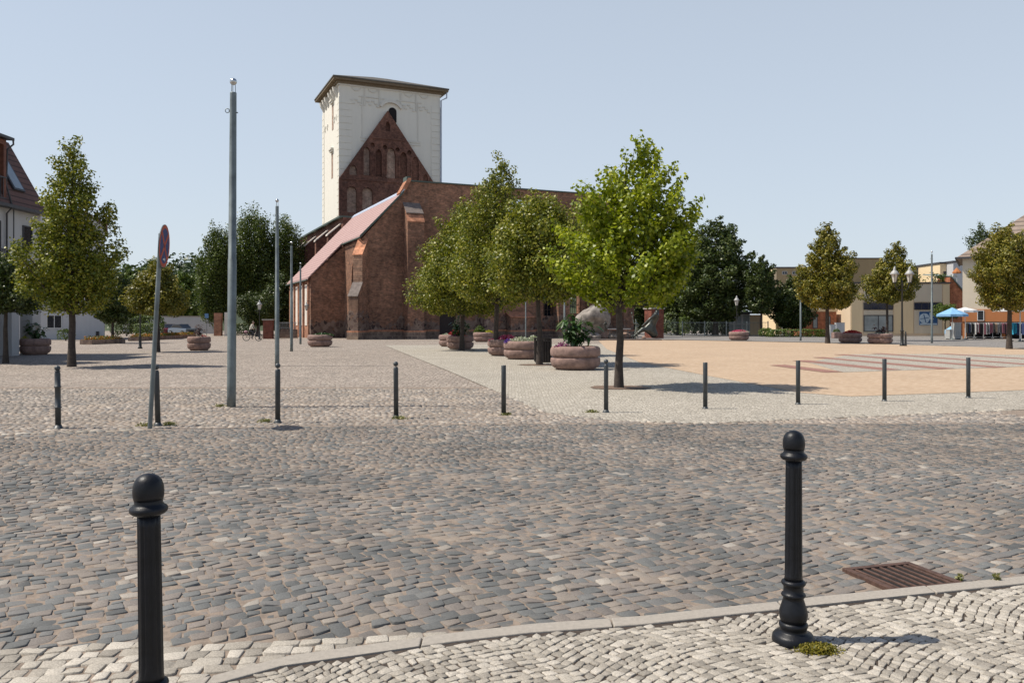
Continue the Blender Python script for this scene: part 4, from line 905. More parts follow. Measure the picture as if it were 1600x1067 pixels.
planter('nearest round planter with tall glossy leaves and purple flowers', x, y, .855, [(F_PUR, -.45, -.3, .3, .25, .26, 500, .05), (F_ORA, .45, -.2, .25, .3, .14, 120, .04)], (L_CAN, 1.2, .72, 200, .3, 5, .75, .02, 0))
planter('planter with white and silver flowers touching the slatted bin', XA(817, 36.5), 36.5, .85, [(F_WHITE, -.1, -.2, .6, .45, .3, 900, .07), (F_SILV, .45, -.1, .35, .4, .35, 700, .08), (F_VIO, -.65, -.2, .2, .3, .22, 260, .06)])
planter('planter full of magenta flowers left of the white flowered one', XA(789, 40.3), 40.3, .85, [(F_PINK, .1, -.1, .6, .55, .33, 1100, .08), (F_PINK, -.5, -.2, .3, .3, .18, 300, .07)])
planter('planter with dark red flowers at the foot of the broad linden', XA(719, 50.5), 50.5, .83, [(F_PUR, -.35, -.2, .35, .35, .22, 400, .08), (F_RED, .1, -.1, .6, .5, .18, 300, .07)], (L_CAN, 1.2, .75, 170, .34, 6))
planter('planter with rusty red plants half hidden behind the linden trunk planter', XA(704, 56), 56, .8, [(F_SILV, -.3, -.2, .4, .4, .2, 300, .08), (F_RED, .3, 0, .5, .5, .42, 500, .09)])
planter('planter with yellow green flowers close to the church wall', XA(755, 71), 71, .86, [(F_YEL, .45, -.1, .4, .4, .3, 600, .1), (L_HEDGE, -.3, 0, .5, .5, .7, 700, .12)])
planter('planter of pink flowers in front of the dark fence', XA(1154.5, 76), 76, .9, [(F_PINK, 0, -.1, .72, .6, .3, 900, .1), (F_WHITE, .2, -.1, .7, .6, .28, 400, .08)], h=.8)
planter('planter of red flowers right of the cone shaped linden', XA(1328.5, 66), 66, .88, [(F_RED, .1, -.1, .7, .6, .34, 1200, .1)])
L_PURP = leaf_mat('purple_planter_leaves', [(0, (.05, .02, .03)), (.6, (.1, .05, .06)), (1, (.2, .15, .13))], trans=.15)
planter('planter with a spiky purple plant beside the two-lantern lamp', XA(1375, 63), 63, .9, [(F_SILV, 0, -.2, .7, .5, .2, 600, .08)], (L_PURP, .75, .6, 80, .3, 8))
planter('dark planter with a feathery grey purple plant left of the tall mast', XA(311, 48.6), 48.6, .66, [(F_RED, .4, -.2, .3, .3, .2, 200, .06)], (L_PURP, .8, .55, 90, .2, 9))
planter('planter trailing green leaves in front of the church aisle', XA(500, 56), 56, .83, [(L_CAN, .2, 0, .75, .6, .25, 900, .1)], (L_CAN, .3, .8, 60, .25, 10, .6))
x, y = G(55, 554)
planter('shaded planter between the arcade pillars with a bushy dark plant', x, y, .72, [(F_YEL, -.4, -.4, .25, .25, .25, 150, .06)], (L_CAN, 1.05, .7, 100, .3, 11))
# slatted bin
M_SLAT = plain('dark_wood_slats', (.035, .026, .022), .8, var=.35, scale=9)
bn = empty('litter_bin', (XA(848, 33.5), 33.5, .02), 0, 'square dark slatted litter bin standing behind a linden trunk', 'litter bin')
for s in range(4):
    m = MB(); a = s * math.pi / 2
    for k in range(7):
        c = -.3 + k * .1; P = [(c - .035, -.35), (c + .035, -.35), (c + .035, -.31), (c - .035, -.31)]
        m.prism([(p[0] * math.cos(a) - p[1] * math.sin(a), p[0] * math.sin(a) + p[1] * math.cos(a), .05) for p in P], (0, 0, .9))
    m.build('slat_panel', M_SLAT, bn)
MB().box(-.3, .3, -.3, .3, .0, .86).build('liner', M_DARK, bn)
m = MB(); m.box(-.36, .36, -.36, -.3, .951, .99).box(-.36, .36, .3, .36, .951, .99).box(-.36, -.3, -.3, .3, .951, .99).box(.3, .36, -.3, .3, .951, .99).build('top_frame', M_SLAT, bn)
# ---------------------------------------------------------------- lamps
M_LGLASS = plain('frosted_lantern_glass', (.55, .53, .48), .4, var=.05)
M_LIRON = plain('lamp_black_iron', (.02, .022, .022), .45, var=.2)
M_LWHITE = plain('lamp_white_cap', (.36, .36, .35), .5, var=.1)
def lantern(root, x, z, s=1.0, y=0):
    h = MB().lathe([(.1 * s, 0), (.19 * s, .42 * s)], 6, (x, y, z), sm=False).build('lantern_glass', M_LGLASS, root)
    c = MB().lathe([(.24 * s, .42 * s), (.25 * s, .46 * s), (.15 * s, .6 * s), (.07 * s, .68 * s), (.08 * s, .72 * s), (.02 * s, .86 * s)], 12, (x, y, z)).build('cap', M_LWHITE, h)
    f = MB()
    for k in range(6):
        a = 2 * math.pi * k / 6; f.tube([(x + .102 * s * math.cos(a), y + .102 * s * math.sin(a), z), (x + .195 * s * math.cos(a), y + .195 * s * math.sin(a), z + .42 * s)], .012 * s, 4)
    f.lathe([(.11 * s, -.05 * s), (.11 * s, 0.0)], 8, (x, y, z)); f.build('frame', M_LIRON, h)
lg = 'old style lamp posts'
def lamp(label, x, y, h, s=1.0):
    r = empty('street_lamp', (x, y, 0), 0, label, 'street lamp', lg)
    MB().lathe([(.14, 0), (.14, .08), (.09, .12), (.085, .7), (.1, .73), (.06, .8), (.042, .9), (.036, h - .95), (.06, h - .9), (.04, h - .86)], 14).build('post', M_LIRON, r)
    lantern(r, 0, h - .86 * s, s); MB().tube([(-.28, 0, h - 1.15), (.28, 0, h - 1.15)], .018, 6).build('ladder_bar', M_LIRON, r)
    return r
r = empty('street_lamp', (XA(1409.5, 57.3), 57.3, .02), 0, 'black lamp post with two white-capped lanterns', 'street lamp', lg)
MB().lathe([(.16, 0), (.16, .1), (.11, .15), (.1, 1.0), (.13, 1.04), (.08, 1.12), (.07, 1.3), (.05, 4.15), (.08, 4.2), (.03, 4.6), (.01, 4.75)], 16).build('post', M_LIRON, r)
m = MB()
for s in (-1, 1): m.tube([(0, 0, 3.9), (s * .25, 0, 3.85), (s * .45, 0, 4.05), (s * .52, 0, 4.4)], .03, 7); m.tube([(0, 0, 4.3), (s * .2, 0, 4.25), (s * .35, 0, 4.1)], .018, 6)
m.build('arm', M_LIRON, r)
lantern(r, -.52, 4.42, 1.25); lantern(r, .52, 4.42, 1.25)
x, y = XA(1415, 57), 57.0
rb = empty('bollard', (x, y, .02), 0, 'black ball-top bollard beside the foot of the two-lantern lamp', 'bollard'); MB().lathe([(.09, 0), (.075, .1), (.06, .8), (.07, .84), (.04, .9)], 16).build('shaft', M_LIRON, rb); MB().ball((0, 0, .95), .06).build('ball', M_LIRON, rb)
lamp('single lantern lamp behind the planter of pink flowers', XA(1151, 80), 80, HZ(462, 80), 1.1)
lamp('single lantern lamp behind the cyclist', XA(405.5, 82), 82, HZ(469, 82), 1.1)
lamp('single lantern lamp half hidden by the small yellowing linden', XA(219, 52), 52, HZ(452, 52), 1.0)
# ---------------------------------------------------------------- boulder fountain with bronze figures
def rock(name, label, cat, x, y, z, sx, sy, sz, mat, seed, group=None, flat=.55, rz=0, cuts=11):
    rng = random.Random(seed); bm = bmesh.new(); bmesh.ops.create_icosphere(bm, subdivisions=4, radius=1)
    pl_ = [(Vector((rng.gauss(0, 1), rng.gauss(0, 1), rng.gauss(0, .8))).normalized(), rng.uniform(flat, .95)) for _ in range(cuts)]
    for v in bm.verts:
        for n, d in pl_:
            t = v.co.dot(n)
            if t > d: v.co -= n * (t - d) * .98
        p = v.co; v.co *= 1 + .03 * math.sin(p.x * 9 + seed) * math.sin(p.y * 8) + .02 * math.sin(p.z * 17 + p.x * 5)
        v.co = Vector((v.co.x * sx, v.co.y * sy, v.co.z * sz))
    me = bpy.data.meshes.new(name); bm.to_mesh(me); bm.free(); me.materials.append(mat); me.polygons.foreach_set('use_smooth', [True] * len(me.polygons))
    o = bpy.data.objects.new(name, me); COL.objects.link(o); o.location = (x, y, z); o.rotation_euler = (0, 0, rz)
    return tag(o, label, cat, group)
M_ROCK = plain('granite_boulder', (.22, .195, .17), .9, var=.6, scale=1.6, bmp=1.0); M_ROCK2 = plain('reddish_fieldstone', (.33, .22, .17), .9, var=.3, scale=3, bmp=.5)
D_ = 78
MB().box(XA(905, D_), XA(1028, D_), D_ - 2, D_ + 3.5, -.02, .14).build('fountain_base', M_SLATE)['kind'] = 'structure'
rock('boulder', 'huge grey granite boulder with a small figure on top', 'boulder', XA(926, D_ + .5), D_ + .5, 1.95, 1.72, 1.4, 1.6, M_ROCK, 21, flat=.6, cuts=8, rz=.3)
for i, (px, s_, mt, lab) in enumerate([(906, .75, M_ROCK, 'grey stone under the left side of the huge boulder'), (932, .62, M_ROCK, 'low pale round stone in front of the huge boulder'), (948, .8, M_ROCK2, 'brown stone under the right side of the huge boulder'), (960, .6, M_ROCK, 'grey stone behind the bright tree trunk'), (976, .62, M_ROCK2, 'reddish stone right of the bright tree trunk'), (990, .35, M_ROCK, 'small grey stone at the feet of the thin figure'), (1006, .28, M_ROCK2, 'smallest reddish stone before the leaning figure'), (915, .9, M_ROCK, 'wide grey stone supporting the huge boulder')]):
    rock('fieldstone', lab, 'stone', XA(px, D_ - (.4 if i % 2 else -.3)), D_ - (.4 if i % 2 else -.3), .1 + s_ * .42, s_ * 1.0, s_ * .8, s_ * .62, mt, 50 + i, 'stones of the fountain')
M_BRONZE = plain('weathered_bronze', (.06, .065, .06), .38, metal=.7, var=.4, scale=5)
M_BRONZEL = plain('greenish_bronze', (.16, .19, .17), .45, metal=.5, var=.3, scale=5)
def skin_mesh(name, verts, edges, radii, mats, parent, sub=1, assign=None):
    me = bpy.data.meshes.new(name); me.from_pydata(verts, edges, []); o = bpy.data.objects.new(name, me); COL.objects.link(o)
    md = o.modifiers.new('skin', 'SKIN'); md.use_smooth_shade = True
    for i, r_ in enumerate(radii):
        sv = me.skin_vertices[0].data[i]; sv.radius = (r_, r_) if not isinstance(r_, tuple) else r_
    me.skin_vertices[0].data[0].use_root = True
    s = o.modifiers.new('sub', 'SUBSURF'); s.levels = sub; s.render_levels = sub
    dg_ = bpy.context.evaluated_depsgraph_get(); ev = o.evaluated_get(dg_); nm = bpy.data.meshes.new_from_object(ev)
    o.modifiers.clear(); o.data = nm; nm.materials.clear()
    for m in mats: nm.materials.append(m)
    for p in nm.polygons:
        p.use_smooth = True
        if assign: p.material_index = assign(p.center)
    if parent: o.parent = parent
    return o
def chain(*segs):
    V = []; E = []; Rr = []; idx = {}
    for seg in segs:
        prev = None
        for key, p, r_ in seg:
            if key not in idx: idx[key] = len(V); V.append(p); Rr.append(r_)
            i = idx[key]
            if prev is not None: E.append((prev, i))
            prev = i
    return V, E, Rr
# leaning bronze giant: head upper right, legs stretched down to the left
x0 = XA(1012, 77)
V, E, Rr = chain([('hip', (.15, 0, 1.0), (.3, .28)), ('belly', (.4, 0, 1.45), .34), ('chest', (.7, 0, 2.05), (.5, .42)), ('sh', (.86, 0, 2.35), .42), ('neck', (.92, 0, 2.6), .14), ('head', (.88, 0, 2.86), (.24, .24)), ('crown', (.9, 0, 3.0), .18)],
    [('hip', 0, 0), ('kn1', (-.6, -.25, .85), .2), ('an1', (-1.3, -.25, .3), .11), ('to1', (-1.6, -.25, .3), .08)], [('hip', 0, 0), ('kn2', (-.5, .25, .95), .2), ('an2', (-1.1, .3, .3), .11), ('to2', (-1.4, .3, .28), .08)],
    [('sh', 0, 0), ('s1', (.75, -.42, 2.3), .15), ('el1', (.1, -.6, 1.9), .12), ('ha1', (-.45, -.5, 1.35), .09), ('fi1', (-.65, -.45, 1.2), .05)], [('sh', 0, 0), ('s2', (.75, .42, 2.3), .15), ('el2', (.35, .55, 1.8), .1), ('ha2', (-.1, .45, 1.4), .07), ('fi2', (-.3, .45, 1.32), .04)],
    [('hip', 0, 0), ('seat', (.55, 0, .55), .38), ('seat2', (.75, 0, .15), .42)])
st = empty('statue', (x0, 77.0, .1), 0, 'large dark bronze figure leaning back with stretched legs', 'statue')
skin_mesh('body', V, E, Rr, [M_BRONZE], st, 2)
MB().lathe([(.2, 0), (.23, .02), (.16, .1), (.02, .14)], 16, (.92, 0, 2.98)).build('cap', M_BRONZE, st)
def thinfig(label, x, y, z, s, pose, mat):
    r = empty('statue', (x, y, z), 0, label, 'statue')
    V, E, Rr = chain([('hip', (0, 0, 1.0), .1), ('ch', (.05, 0, 1.35), .13), ('sh', (.02, 0, 1.5), .1), ('nk', (0, 0, 1.6), .05), ('hd', (-.03, 0, 1.72), .085), ('hd2', (-.03, 0, 1.82), .07)],
        [('hip', 0, 0), ('k1', (-.12, -.05, .5), .055), ('a1', (-.08, -.05, .05), .04), ('t1', (-.2, -.05, .03), .035)], [('hip', 0, 0), ('k2', (.12, .05, .52), .055), ('a2', (.18, .05, .05), .04), ('t2', (.08, .05, .03), .035)],
        [('sh', 0, 0), ('e1', pose[0], .045), ('h1', pose[1], .035), ('f1', pose[2], .025)], [('sh', 0, 0), ('e2', pose[3], .045), ('h2', pose[4], .035), ('f2', pose[5], .025)])
    V = [(a * s, b * s, c * s) for a, b, c in V]; Rr = [q * s for q in Rr]
    skin_mesh('body', V, E, Rr, [mat], r, 1); return r
t = thinfig('thin pale bronze figure holding a wand up, left of the leaning figure', XA(994, 76.5), 76.5, .14, .98, [(-.25, -.1, 1.45), (-.3, -.1, 1.75), (-.3, -.1, 1.82), (.3, .05, 1.3), (.15, 0, 1.1), (.1, 0, 1.05)], M_BRONZEL)
MB().tube([(-.28, -.1, 1.6), (-.42, -.1, 2.35)], .018, 5).ball((-.42, -.1, 2.4), .07).ball((-.36, -.1, 2.05), .05).build('wand', M_BRONZEL, t)
thinfig('small bronze figure with one arm out, standing on the huge boulder', XA(919, 78.5), 78.5, 3.28, .72, [(-.2, 0, 1.5), (-.45, 0, 1.55), (-.5, 0, 1.55), (.22, 0, 1.3), (.4, 0, 1.0), (.45, 0, .95)], M_BRONZE)
tb = empty('water_slab', (XA(967, 77.5), 77.5, .1), 0, 'thin white slab on slender legs behind the bright tree trunk', 'slab')
MB().box(-1.05, 1.05, -.5, .5, .92, 1.0).build('slab_top', M_LWHITE, tb)
for dx in (-.85, .85): MB().tube([(dx, 0, 0), (dx, 0, .92)], .03, 6).build('leg', M_GALV, tb)
cr = thinfig('crouching bronze figure at the right foot of the huge boulder', XA(946, 77), 77, .75, .6, [(-.3, -.1, 1.2), (-.55, -.1, 1.35), (-.6, -.1, 1.4), (.3, 0, 1.2), (.5, 0, 1.5), (.55, 0, 1.55)], M_BRONZE)
# ---------------------------------------------------------------- cyclist
by = 73.5; bx_ = XA(394.5, by)
bk = empty('bicycle', (bx_, by, .015), R(-4), 'dark bicycle ridden across the square', 'bicycle')
M_TYRE = plain('tyre_rubber', (.02, .02, .02), .8); M_BFRAME = plain('bicycle_frame_paint', (.05, .03, .035), .4)
def ring(m, c, r, t, n=28): m.tube([(c[0] + r * math.cos(2 * math.pi * k / n), c[1], c[2] + r * math.sin(2 * math.pi * k / n)) for k in range(n + 1)], t, 6, cap=False)
for wx in (-.56, .56):
    m = MB(); ring(m, (wx, 0, .35), .33, .022); wo = m.build('wheel', M_TYRE, bk)
    m = MB(); ring(m, (wx, 0, .35), .3, .01)
    for k in range(14): a = 2 * math.pi * k / 14; m.tube([(wx, 0, .35), (wx + .3 * math.cos(a), 0, .35 + .3 * math.sin(a))], .003, 3)
    m.build('spokes', M_GALV, wo)
m = MB(); bb = (-.08, 0, .3); se = (-.24, 0, .82); hd = (.36, 0, .86); hb = (.39, 0, .74)
for a, b in ((bb, se), (bb, hb), (se, hd), (bb, (-.56, 0, .35)), (se, (-.56, 0, .35)), (hd, (.56, 0, .35))): m.tube([a, b], .018, 6)
m.build('frame', M_BFRAME, bk)
MB().tube([(.36, 0, .86), (.33, 0, 1.0), (.3, .25, 1.03), (.16, .28, 1.02)], .012, 5).tube([(.33, 0, 1.0), (.3, -.25, 1.03), (.16, -.28, 1.02)], .012, 5).build('handlebar', M_GALV, bk)
MB().ball((-.27, 0, .88), .1, sc=(1.3, .8, .35)).tube([se, (-.26, 0, .87)], .014, 6).build('saddle', M_TYRE, bk)
MB().ball((-.6, 0, .82), .16, sc=(1.1, .9, .7)).build('basket', plain('pink_basket', (.35, .2, .22), .8), bk)
MB().tube([(-.08, -.1, .3), (-.02, -.1, .16)], .012, 5).tube([(-.08, .1, .3), (-.14, .1, .44)], .012, 5).lathe([(.09, -.005), (.09, .005)], 16, (-.08, 0, .3)).build('crank', M_GALV, bk)
pe = empty('person', (bx_, by, .015), R(-4), 'person in a light shirt and dark trousers riding the bicycle', 'person')
M_SKINP = plain('skin', (.42, .26, .2), .6, var=.05); M_SHIRT = plain('light_shirt', (.5, .46, .38), .85, var=.1); M_TROU = plain('dark_trousers', (.03, .03, .035), .9, var=.2); M_HAIR = plain('grey_hair', (.16, .12, .09), .9)
V, E, Rr = chain([('hip', (-.22, 0, .98), (.13, .15)), ('waist', (-.16, 0, 1.12), (.11, .13)), ('ch', (-.05, 0, 1.32), (.12, .17)), ('sh', (.01, 0, 1.45), (.08, .12)), ('nk', (.05, 0, 1.52), .045), ('jaw', (.085, 0, 1.58), .065), ('hd', (.08, 0, 1.66), .085), ('top', (.075, 0, 1.72), .06)],
    [('hip', 0, 0), ('h1', (-.2, -.09, .93), .085), ('k1', (.17, -.1, .66), .062), ('a1', (.0, -.1, .24), .04), ('t1', (.12, -.1, .17), .032)], [('hip', 0, 0), ('h2', (-.2, .09, .93), .085), ('k2', (.2, .1, .8), .062), ('a2', (-.1, .1, .5), .04), ('t2', (.0, .1, .44), .032)],
    [('sh', 0, 0), ('s1', (.0, -.18, 1.43), .055), ('e1', (.07, -.25, 1.18), .042), ('w1', (.2, -.28, 1.06), .028), ('p1', (.25, -.28, 1.045), .03)], [('sh', 0, 0), ('s2', (.0, .18, 1.43), .055), ('e2', (.07, .25, 1.18), .042), ('w2', (.2, .28, 1.06), .028), ('p2', (.25, .28, 1.045), .03)])
def asg(c):
    if c.z > 1.5 and abs(c.y) < .11: return 0
    if c.z > 1.03 and c.x < .17: return 1
    if c.z > .95 and c.x > .12: return 0
    return 2 if c.z > .22 else 3
skin_mesh('body', V, E, Rr, [M_SKINP, M_SHIRT, M_TROU, M_TYRE], pe, 2, asg)
m = MB()
for s in (-1, 1):
    for k in range(4): m.tube([(.26 + k * .0, s * (.255 + k * .02), 1.055), (.285, s * (.255 + k * .02), 1.04), (.28, s * (.255 + k * .02), 1.01 - .003 * (k % 3))], .009, 5)
    m.tube([(.23, s * .25, 1.05), (.235, s * .235, 1.015), (.25, s * .238, 1.0)], .01, 5)
m.build('fingers', M_SKINP, pe)
MB().ball((.066, 0, 1.685), .092, sc=(1, .9, .95)).build('hair', M_HAIR, pe)
MB().ball((.175, 0, 1.635), .014, sc=(1.3, .8, 1.2)).ball((.08, .085, 1.64), .018, sc=(1, .4, 1.4)).ball((.08, -.085, 1.64), .018, sc=(1, .4, 1.4)).build('nose_and_ears', M_SKINP, pe)
MB().ball((.155, .032, 1.66), .009).ball((.155, -.032, 1.66), .009).ball((.158, 0, 1.595), .012, sc=(.5, 1.6, .4)).build('eyes_and_mouth', M_TYRE, pe)
# ---------------------------------------------------------------- buildings
M_WGREY = render_mat('white_house_render', (.5, .5, .5), .1); M_CREAM = render_mat('cream_house_render', (.76, .6, .38), .08); M_CREAM2 = render_mat('beige_house_render', (.66, .52, .37), .08)
M_TAUPE = render_mat('taupe_render', (.36, .27, .155), .1); M_TANW = render_mat('tan_house_render', (.62, .54, .42), .1); M_ORANGE = render_mat('orange_shopfront', (.42, .17, .07), .1)
M_BTILE = tile_mat('brown_roof_tiles', (.11, .055, .045), (.17, .09, .07), row=.3, along=.3); M_TTILE = tile_mat('tan_roof_tiles', (.2, .15, .12), (.32, .25, .2), row=.5, along=.4)
M_ORAWOOD = plain('orange_brown_wood', (.16, .06, .035), .7, var=.3, scale=4); M_MULL = plain('white_window_frame', (.6, .6, .58), .5, var=.05); M_DFRAME = plain('dark_window_frame', (.05, .05, .055), .5)
M_SKYGL = plain('skylight_glass', (.3, .34, .36), .08, var=.05); M_LGL = plain('pale_shop_glass', (.3, .33, .33), .25, var=.25, scale=.8); M_BLUEGL = plain('blue_dark_glass', (.012, .02, .05), .15)
M_GREENM = plain('green_metal_roof', (.2, .26, .25), .5, var=.1); M_OBR = brick_mat('new_orange_brick', (.42, .15, .07), (.36, .12, .06), (.35, .22, .16), dirtamt=.1)
def win(root, f, x0, x1, z0, z1, glass=M_DARKGLASS, frame=M_MULL, n=2, name='window', t=.06, nz=0):
    """window on the plane given by f(u, z, out)->xyz : frame proud of the wall, glass inside it"""
    m = MB()
    def slab(m_, a0, a1, b0, b1, o0, o1):
        P = [f(a0, b0, o0), f(a1, b0, o0), f(a1, b1, o0), f(a0, b1, o0)]; d = Vector(f(a0, b0, o1)) - Vector(f(a0, b0, o0)); m_.prism(P, d)
    slab(m, x0, x1, z0, z0 + t, .0, .06); slab(m, x0, x1, z1 - t, z1, 0, .06); slab(m, x0, x0 + t, z0 + t, z1 - t, 0, .06); slab(m, x1 - t, x1, z0 + t, z1 - t, 0, .06)
    for k in range(1, n): c = x0 + (x1 - x0) * k / n; slab(m, c - t / 2, c + t / 2, z0 + t, z1 - t, 0, .05)
    for k in range(1, nz + 1): c = z0 + (z1 - z0) * k / (nz + 1); slab(m, x0 + t, x1 - t, c - t / 2, c + t / 2, .0, .045)
    w_ = m.build(name, frame, root); g2 = MB(); slab(g2, x0 + t * .5, x1 - t * .5, z0 + t * .5, z1 - t * .5, .004, .02); g2.build('pane', glass, w_); return w_
# arcade house at the left edge (facade plane x = -24.5, looking at the square)
X_ = -24.5
ah = empty('arcade_house', (X_, 32, 0), 0, 'grey white house with ground floor arcade and brown mansard roof at the left edge', 'house')
L_ = 10.9
wl = MB().prism([(0, 0, 3.3), (0, L_, 3.3), (0, L_, 7.45), (0, 0, 7.45)], (-9, 0, 0)).build('wall', M_WGREY, ah)
MB().box(-9, -2.6, .1, L_ - .1, 0, 3.297).build('ground_floor_wall', M_WGREY, ah)
for v in (1.2, 4.8, 8.4): MB().box(-.62, 0.02, v, v + .62, 0, 3.297).build('pillar', M_WGREY, ah)
MB().box(-.62, .02, L_ - .75, L_ - .02, 0, 3.297).build('pillar', M_WGREY, ah)
f = lambda u, z, o: (.004 + o, u, z)
for v in (.8, 3.6, 6.4): win(ah, f, v, v + 1.1, 4.55, 6.5, n=1, frame=M_DFRAME)
win(ah, f, 9.3, 10.1, 5.2, 6.5, n=1, frame=M_DFRAME)
f2 = lambda u, z, o: (-2.596 + o, u, z)
for v in (1.0, 3.8, 6.6, 9.0): win(ah, f2, v, v + 1.3, .9, 2.5)
MB().box(0.003, .03, 8.55, 8.6, 3.4, 7.4).build('wall_joint', M_DFRAME, ah)
mr = MB().prism([(.35, 0, 7.3), (-1.75, 0, 11.0), (-8, 0, 11.4), (-9.3, 0, 7.3)], (0, L_ + .15, 0)).build('mansard_roof', M_BTILE, ah)
MB().box(.1, .55, -.05, L_ + .2, 7.15, 7.297).build('eaves', M_DFRAME, mr)
sl = Vector((-2.1, 0, 3.7)).normalized(); nn = Vector((3.7, 0, 2.1)).normalized()
p0 = Vector((.35, 8.75, 7.3)) + sl * 1.0 + nn * .02
sk = MB().prism([p0, p0 + Vector((0, .95, 0)), p0 + Vector((0, .95, 0)) + sl * 2.3, p0 + sl * 2.3], nn * .09).build('skylight', M_DFRAME, mr)
q0 = p0 + nn * .092 + sl * .1 + Vector((0, .12, 0)); MB().prism([q0, q0 + Vector((0, .72, 0)), q0 + Vector((0, .72, 0)) + sl * 2.05, q0 + sl * 2.05], nn * .01).build('pane', M_SKYGL, sk)
dm = MB(); dm.box(-3, .15, 3.4, 3.6, 7.45, 10.4).box(-3, .15, 7.55, 7.75, 7.45, 10.4).box(-3, .15, 3.6, 7.55, 10.15, 10.4)
dmr = dm.build('dormer', M_ORAWOOD, ah)
MB().box(-.6, -.5, 3.6, 7.55, 7.45, 10.15).build('dormer_glass', M_DARKGLASS, dmr)
MB().prism([(-3.5, 3.1, 10.7), (.4, 3.1, 10.42), (.4, 3.1, 10.55), (-3.5, 3.1, 10.9)], (0, 4.9, 0)).build('dormer_roof', M_DFRAME, dmr)
MB().tube([(.36, 7.95, 10.5), (.36, 7.98, 10.25), (.12, 7.9, 10.0), (.08, 7.85, 8.3), (.4, 7.85, 7.2), (.12, 7.85, 6.9), (.1, 7.85, .1)], .045, 7).build('downpipe', M_DFRAME, ah)
bl = MB(); bl.box(-.1, .2, 3.6, 7.7, 7.5, 7.6)
for k in range(21): bl.box(.16, .19, 3.65 + k * .19, 3.68 + k * .19, 7.6, 8.55)
bl.box(.14, .2, 3.6, 7.7, 8.55, 8.61).build('balcony_rail', M_DFRAME, ah)
m = MB(); m.box(.01, .25, 5.9, 7.9, 4.2, 4.3)
for k in range(13): m.box(.21, .24, 5.95 + k * .15, 5.98 + k * .15, 4.3, 5.1)
m.box(.19, .25, 5.9, 7.9, 5.1, 5.16).build('balcony_rail', M_DFRAME, ah)
# white gabled house behind the tall linden
d = 82; xa, xb = XA(40, d), XA(163, d)
gh = empty('white_house', (xb, d, 0), R(26), 'plain white house with a shallow brown roof behind the tall loose linden', 'house')
wdt = xb - xa
MB().prism([(-wdt, 0, 0), (0, 0, 0), (0, 0, 11.3), (-1.6, 0, 12.3), (-wdt, 0, 12.9)], (0, 11, 0)).build('wall', M_WGREY, gh)
MB().prism([(.3, -.3, 11.15), (.3, -.3, 11.4), (-1.6, -.3, 12.55), (-wdt, -.3, 13.2), (-wdt, -.3, 12.93), (-1.6, -.3, 12.33)], (0, 11.6, 0)).build('roof', M_BTILE, gh)
f = lambda u, z, o: (u, -.004 - o, z)
for u in (-4.9, -2.6):
    for z in (4.2, 7.2): win(gh, f, u, u + 1.2, z, z + 1.4)
win(gh, f, -5.0, -3.7, 1.1, 2.4); win(gh, f, -.75, -.45, .35, .8, n=1, frame=M_DFRAME)
# far white houses under the hill
for i, (x0, x1, yt, D_, lab) in enumerate([(192, 217, 444, 150, 'far white house with grey roof between the linden crowns'), (232, 262, 468, 160, 'far pale house low behind the small yellowing linden')]):
    h = empty('far_house', (XA((x0 + x1) / 2, D_), D_, 0), 0, lab, 'house'); wd2 = (x1 - x0) * D_ / F; zt = HZ(yt, D_)
    MB().box(-wd2 / 2, wd2 / 2, 0, 7, 0, zt - 1.6).build('wall', M_WGREY, h); MB().prism([(-wd2 / 2 - .4, -.4, zt - 1.597), (wd2 / 2 + .4, -.4, zt - 1.597), (wd2 / 2 + .4, 3.5, zt), (-wd2 / 2 - .4, 3.5, zt)], (0, 0, .15)).build('roof', plain('grey_slates', (.14, .13, .15), .8), h)
    for u in (-wd2 * .3, wd2 * .05): win(h, f, u, u + .9, zt - 4.0, zt - 2.6)
D_ = 125
w3 = empty('garden_wall', (XA(290, D_), D_, 0), 0, 'long low grey wall behind the parked cars', 'wall'); hw = (345 - 235) * D_ / F / 2
MB().box(-hw, hw, 0, .3, 0, HZ(495, D_)).build('wall', M_WGREY, w3); MB().box(-hw, hw, -.08, .38, HZ(495, D_) + .003, HZ(495, D_) + .12).build('coping', M_KERB, w3)
D_ = 104
gw = empty('white_gate_wall', (XA(340, D_), D_, 0), 0, 'white gate wall with pinkish pier right of the parked cars', 'wall')
MB().box(-.4, .5, -.2, .4, 0, HZ(489, D_)).build('pier', M_BRICKN, gw); MB().box(.85, 1.9, 0, .3, 0, HZ(488, D_)).build('wall', M_TOWER, gw)
